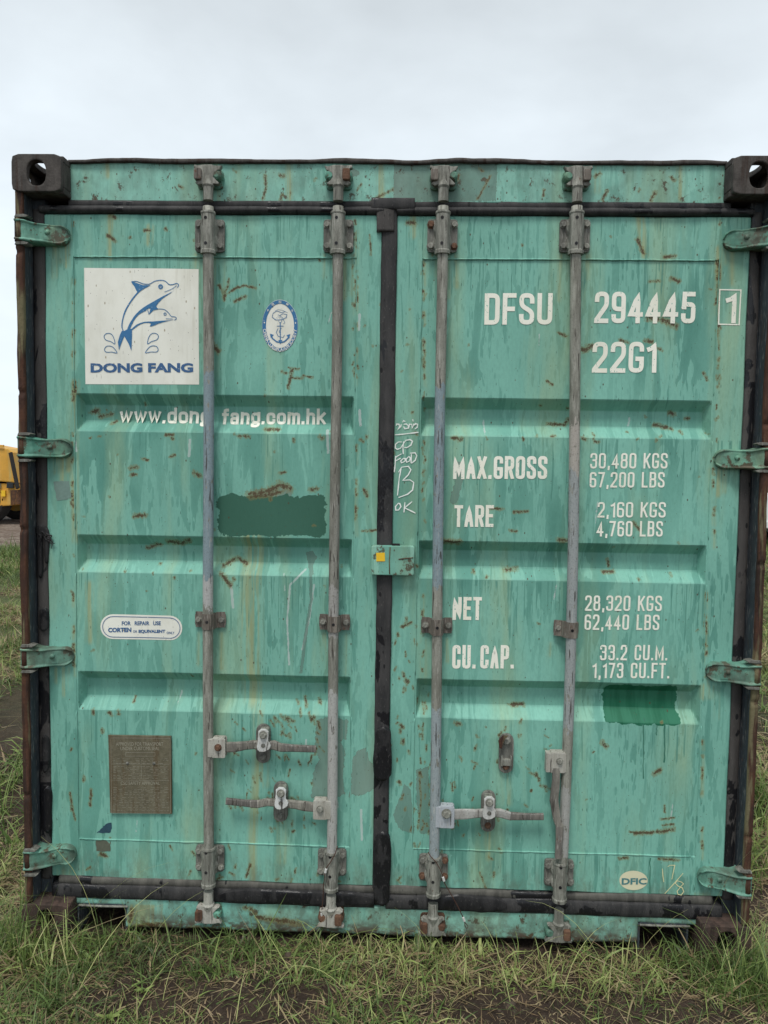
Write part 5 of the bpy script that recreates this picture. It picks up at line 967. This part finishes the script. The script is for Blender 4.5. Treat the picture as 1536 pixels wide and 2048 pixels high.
grass('side_grass', 11000, (2.5, 8), wedge, lambda x, y: np.clip((fbm(x, y, 1.4, 3, 6)-.28)*5, .1, 1)*(x < 5+.6*y), .13, .006, .25, 'mixed green and dry grass right of the container', 35, 3, .7, 1.1, .035)
grass('far_grass', 9000, (-14, -3.5), (8, 10.9), lambda x, y: np.clip((fbm(x, y, .8, 3, 7)-.35)*5, .05, 1)*(x < -1.5-.3*y), .15, .012, .2, 'rough grass before the gravel yard on the left', 36, 2, .6, 1, .08)
grass('far_grass', 7000, (4.5, 16), (8, 24), lambda x, y: x > 2.2+.3*y, .15, .012, .2, 'rough grass around the white pickup on the right', 37, 2, .6, 1, .08)
grass('far_grass', 4000, (-30, -8), (22.7, 30), lambda x, y: x > -99, .22, .03, .1, 'strip of green grass behind the gravel yard', 38, 2, .5, 1, .12)
# tall seeding stalks
def stalks():
    r = np.random.default_rng(5); V, F, T = [], [], []; nb = 0
    # (root x, root y, height, lean, azimuth deg) for the plainest ones, then scattered companions
    spec = [(.18, -.16, .52, .45, 15), (.22, -.20, .45, .25, 10), (.34, -.15, .50, .12, 170), (.36, -.18, .42, .05, 20), (.42, -.16, .46, .30, 190), (.44, -.2, .38, .40, 5), (.30, -.25, .40, .5, 30), (.10, -.3, .46, .7, 20), (.52, -.12, .30, .2, 0),
            (1.50, -.2, .30, .3, 170), (1.56, -.16, .34, .2, 165), (1.45, -.1, .30, .5, 180), (1.62, -.15, .26, .5, 10), (1.38, -.08, .22, .6, 0), (1.95, -.12, .40, .35, 165), (1.98, -.1, .34, .5, 10), (2.12, -.2, .30, .4, 175), (2.20, -.1, .52, .18, 5), (2.30, -.15, .40, .25, 20), (2.42, -.12, .46, .5, 15), (2.5, -.2, .42, .6, 350), (1.8, -.12, .30, .3, 20), (.95, -.25, .22, .4, 150), (1.1, -.3, .24, .5, 20), (.78, -.25, .24, .5, 20), (.86, -.3, .28, .6, 15), (1.22, -.1, .22, .3, 200)]
    for _ in range(70): spec.append((r.uniform(-.5, 3.0), r.uniform(-.55, .02), r.uniform(.14, .30), abs(r.normal(.5, .3)), r.uniform(0, 360)))
    for (x, y, hh, ln, az) in spec:
        x_, y_ = np.array([x]), np.array([y]); v, f, t = blades(x_, y_, np.array([hh]), np.array([.0026]), np.array([ln]), np.array([r.uniform(.2, .7)]), np.array([R_(az)]), np.array([r.uniform(.66, .80)]), 7); V.append(v); F.append(f+nb); T.append(t); nb += len(v)
    o = link('tall_grass', quads('tall_grass', np.concatenate(V), np.concatenate(F), {'tint': np.concatenate(T)}), M_GRASS, None, True); o['kind'] = 'stuff'; o['label'] = 'long thin seeding grass stalks leaning over the container sill'; o['category'] = 'grass'
stalks()
# small stones and crumbs of soil
def litter():
    r = np.random.default_rng(18); N = 1500; x = r.uniform(-.9, 3.5, N); y = r.uniform(-1.0, .25, N); ok = ~((x > -.02) & (x < 2.46) & (y > .04)); x, y = x[ok], y[ok]; M_ = len(x)
    v, f, t = blades(x, y, r.uniform(.012, .055, M_), r.uniform(.002, .006, M_), np.full(M_, 1.5), np.zeros(M_), r.uniform(0, 6.28, M_), r.uniform(.84, 1, M_), 2)
    o = link('straw_litter', quads('straw_litter', v, f, {'tint': t}), M_GRASS); o['kind'] = 'stuff'; o['label'] = 'broken bits of pale straw lying on the bare soil'; o['category'] = 'straw'
    # broad-leaved weeds with tiny white flowers
    N = 46; cx = r.uniform(-.7, 3.2, N); cy = r.uniform(-.8, -.04, N); xs, ys, az = [], [], []
    for i in range(N):
        for k in range(9): xs.append(cx[i]); ys.append(cy[i]); az.append(r.uniform(0, 6.28))
    M_ = len(xs); v, f, t = blades(np.array(xs)+r.normal(0, .006, M_), np.array(ys)+r.normal(0, .006, M_), r.uniform(.02, .05, M_), r.uniform(.010, .016, M_), r.uniform(.5, 1.3, M_), r.uniform(.2, .8, M_), np.array(az), r.uniform(.38, .62, M_), 3)
    o = link('weed', quads('weed', v, f, {'tint': t}), M_GRASS); o['kind'] = 'stuff'; o['label'] = 'small broad-leaved weeds scattered among the grass'; o['category'] = 'weeds'
litter()
def crumbs():
    r = np.random.default_rng(8); V, F = [], []; nb = 0; ico = bmesh.new(); bmesh.ops.create_icosphere(ico, subdivisions=1, radius=1); vv = np.array([v.co[:] for v in ico.verts]); ff = np.array([[v.index for v in f.verts] for f in ico.faces]); ico.free()
    for _ in range(1600):
        x, y = r.uniform(-.8, 3.4), r.uniform(-1.0, .3)
        if 0 < x < 2.44 and y > .05: continue
        s = .0022*r.lognormal(.3, .6); q = vv*(1+r.normal(0, .18, (len(vv), 1)))*s*np.array([1, 1, .6])+np.array([x, y, float(gz(x, y))]); V.append(q); F.append(ff+nb); nb += len(vv)
    o = link('soil_crumbs', quads('soil_crumbs', np.concatenate(V), np.concatenate(F)), mat_simple('soil_crumb', (.075, .055, .042), .95, .5, 300)); o['kind'] = 'stuff'; o['label'] = 'crumbs of dark soil scattered between the grass'; o['category'] = 'soil'
crumbs()
#__VEHICLES__
M_YT = mat_paint('faded_yellow_machine_paint', (.62, .33, .05), (.55, .27, .035), grime=.10, rusty=.12, streak=.5, marks=False); M_TYRE = mat_simple('dusty_tyre_rubber', (.028, .026, .025), .9); M_VW = mat_simple('white_vehicle_paint', (.74, .75, .76), .35, .04); M_GLS = mat_simple('dark_window_glass', (.03, .035, .04), .12)
M_YDK = mat_rust('oily_brown_underframe', (.05, .028, .02), (.13, .06, .03), (.22, .11, .03)); M_LAMP = mat_simple('grey_lamp_lens', (.32, .34, .36), .2)
def wheel(parent, cx, cy, cz, r, wd, lug=0):
    """tyre with tread lugs and a dished rim, axle along y"""
    bm = bmesh.new(); N = 40; prof = [(-wd/2, r*.62), (-wd/2*1.04, r*.8), (-wd/2*.92, r*.95), (-wd/2*.6, r), (wd/2*.6, r), (wd/2*.92, r*.95), (wd/2*1.04, r*.8), (wd/2, r*.62)]
    add_loft(bm, [[Vector((cx+p_[1]*math.cos(a), cy+p_[0], cz+p_[1]*math.sin(a))) for a in np.linspace(0, 2*math.pi, N, endpoint=False)] for p_ in prof], False)
    if lug:
        for k in range(lug):
            a = 2*math.pi*k/lug; c_, s_ = math.cos(a), math.sin(a); q = []
            for yy_, rr_ in ((-wd*.5, r*.9), (wd*.02, r*.99)):
                for da in (-.05, .05): q += [Vector((cx+rr_*math.cos(a+da), cy+yy_, cz+rr_*math.sin(a+da))), Vector((cx+rr_*1.045*math.cos(a+da), cy+yy_, cz+rr_*1.045*math.sin(a+da)))]
            vs = [bm.verts.new(p_) for p_ in q]
            for f in ((0, 1, 3, 2), (4, 6, 7, 5), (0, 4, 5, 1), (2, 3, 7, 6), (1, 5, 7, 3)): bm.faces.new([vs[i] for i in f])
    t_ = link('tyre', bm_done(bm, 'tyre'), M_TYRE, parent, False)
    bm = bmesh.new(); add_loft(bm, [[Vector((cx+rr_*math.cos(a), cy+yy_, cz+rr_*math.sin(a))) for a in np.linspace(0, 2*math.pi, 28, endpoint=False)] for yy_, rr_ in ((-wd/2*.98, r*.63), (-wd/2*.8, r*.58), (-wd/2*.3, r*.5), (-wd/2*.3, r*.22), (-wd/2*.7, r*.2))]); link('rim', bm_done(bm, 'rim'), M_YT if lug else M_LAMP, t_, False)
    return t_
def prismY(pts, y0, y1, bev=.02): bm = bmesh.new(); add_prism(bm, pts, y0, y1, bev); return bm
# yellow dump truck, side-on behind the left edge of the container: its nose ends just behind the corner post
G = lambda px_, Y: P(px_, 1000, Y)[0]
YT = 16.3; xr = G(50, YT)
tk = empty('dump_truck', (xr-4, YT+1.2, 0), 'yellow dump truck with big black tyres parked beyond the gravel on the left', 'dump truck')
def tpart(name, bm, mat): o = link(name, bm_done(bm, name), mat, tk); o.matrix_parent_inverse = Matrix.Translation(-tk.location); return o
X0 = xr
zz_ = lambda py: P(10, py, YT)[1]
tpart('dump_body', prismY([(X0-6.4, 1.5), (X0-.22, zz_(967)+.02), (X0-.30, zz_(905)), (X0-.42, zz_(897)), (X0-1.4, zz_(893)), (X0-5.6, 2.65), (X0-7.0, 2.9), (X0-7.2, 2.6)], YT, YT+2.5, .03), M_YT)
tpart('body_rib', prismY([(X0-6.2, 1.95), (X0-.5, 1.92), (X0-.5, 1.99), (X0-6.2, 2.02)], YT-.05, YT, .01), M_YT)
tpart('rear_frame', prismY([(X0-5.9, .85), (X0-.9, zz_(1015)), (X0-.1, zz_(1009)), (X0+.05, zz_(985)), (X0-.05, zz_(968)), (X0-1.2, zz_(966)), (X0-5.9, 1.35)], YT+.05, YT+2.3, .03), M_YT)
tpart('worn_panel', prismY([(X0-.36, zz_(1010)), (X0+.0, zz_(1007)), (X0-.0, zz_(978)), (X0-.36, zz_(980))], YT-.02, YT+.05, .01), M_YDK)
tpart('lift_ram', prismY([(X0-.33, zz_(906)), (X0-.27, zz_(904)), (X0-.10, zz_(975)), (X0-.16, zz_(978))], YT-.14, YT-.05, .01), M_TYRE)
tpart('side_lamp', prismY([(X0-1.4, zz_(976)), (X0-.62, zz_(976)), (X0-.62, zz_(967)), (X0-1.4, zz_(967))], YT-.03, YT+.05, .01), M_LAMP)
tpart('mirror_box', prismY([(X0-.45, zz_(976)), (X0-.29, zz_(976)), (X0-.28, zz_(965)), (X0-.44, zz_(965))], YT-.03, YT+.05, .01), M_GLS)
tpart('warning_label', prismY([(X0-.60, zz_(993)), (X0-.50, zz_(993)), (X0-.50, zz_(981)), (X0-.60, zz_(981))], YT-.0, YT+.05, .002), M_YEL)
tpart('cab', prismY([(X0-8.6, .9), (X0-6.9, .9), (X0-6.95, 3.0), (X0-7.2, 3.1), (X0-8.2, 3.1), (X0-8.6, 2.1)], YT+.3, YT+2.0, .05), M_YT)
tpart('cab_window', prismY([(X0-8.3, 2.0), (X0-7.2, 2.0), (X0-7.2, 2.9), (X0-8.1, 2.9)], YT+.27, YT+.30, .01), M_GLS)
tpart('engine_hood', prismY([(X0-10.2, .9), (X0-8.62, .9), (X0-8.62, 2.05), (X0-10.0, 1.85)], YT+.3, YT+2.0, .06), M_YT)
cxw = G(-44, YT); rw = .64
for cx in (cxw, cxw-1.75, X0-9.3):
    for cy in (YT+.30, YT+2.1):
        o = wheel(tk, cx, cy, rw-.01, rw, .5, 22); o.matrix_parent_inverse = Matrix.Translation(-tk.location)
# white pickup at the right edge
YV = 14.0; xv = G(1529, YV)
pk = empty('pickup_truck', (xv+2.4, YV+.9, 0), 'white pickup truck parked on the grass at the right edge', 'pickup truck')
def vpart(name, bm, mat): o = link(name, bm_done(bm, name), mat, pk); o.matrix_parent_inverse = Matrix.Translation(-pk.location); return o
vpart('body', prismY([(xv+.02, .42), (xv+5.0, .40), (xv+5.15, .60), (xv+5.1, .95), (xv+4.0, 1.08), (xv+3.3, 1.62), (xv+3.1, 1.68), (xv+1.9, 1.68), (xv+1.75, 1.60), (xv+1.70, 1.12), (xv+.02, 1.10), (xv, .6)], YV, YV+1.8, .05), M_VW)
vpart('bumper', prismY([(xv-.10, .42), (xv+.12, .40), (xv+.12, .56), (xv-.10, .58)], YV-.02, YV+1.82, .02), M_VW)
vpart('side_window', prismY([(xv+1.95, 1.14), (xv+3.7, 1.12), (xv+3.2, 1.56), (xv+1.98, 1.58)], YV-.006, YV+.01, .01), M_GLS)
vpart('head_lamp', prismY([(xv+4.95, .75), (xv+5.12, .75), (xv+5.12, .9), (xv+4.95, .9)], YV-.01, YV+.02, .005), mat_simple('lamp_glass', (.5, .5, .5), .2))
vpart('wheel_arch', prismY([(xv+.5, .42), (xv+1.45, .42), (xv+1.35, .72), (xv+1.15, .84), (xv+.8, .84), (xv+.6, .72)], YV-.004, YV+.1, .01), M_DARK)
for cx in (xv+.98, xv+4.1):
    for cy in (YV+.12, YV+1.66): o = wheel(pk, cx, cy, .36, .37, .24); o.matrix_parent_inverse = Matrix.Translation(-pk.location)
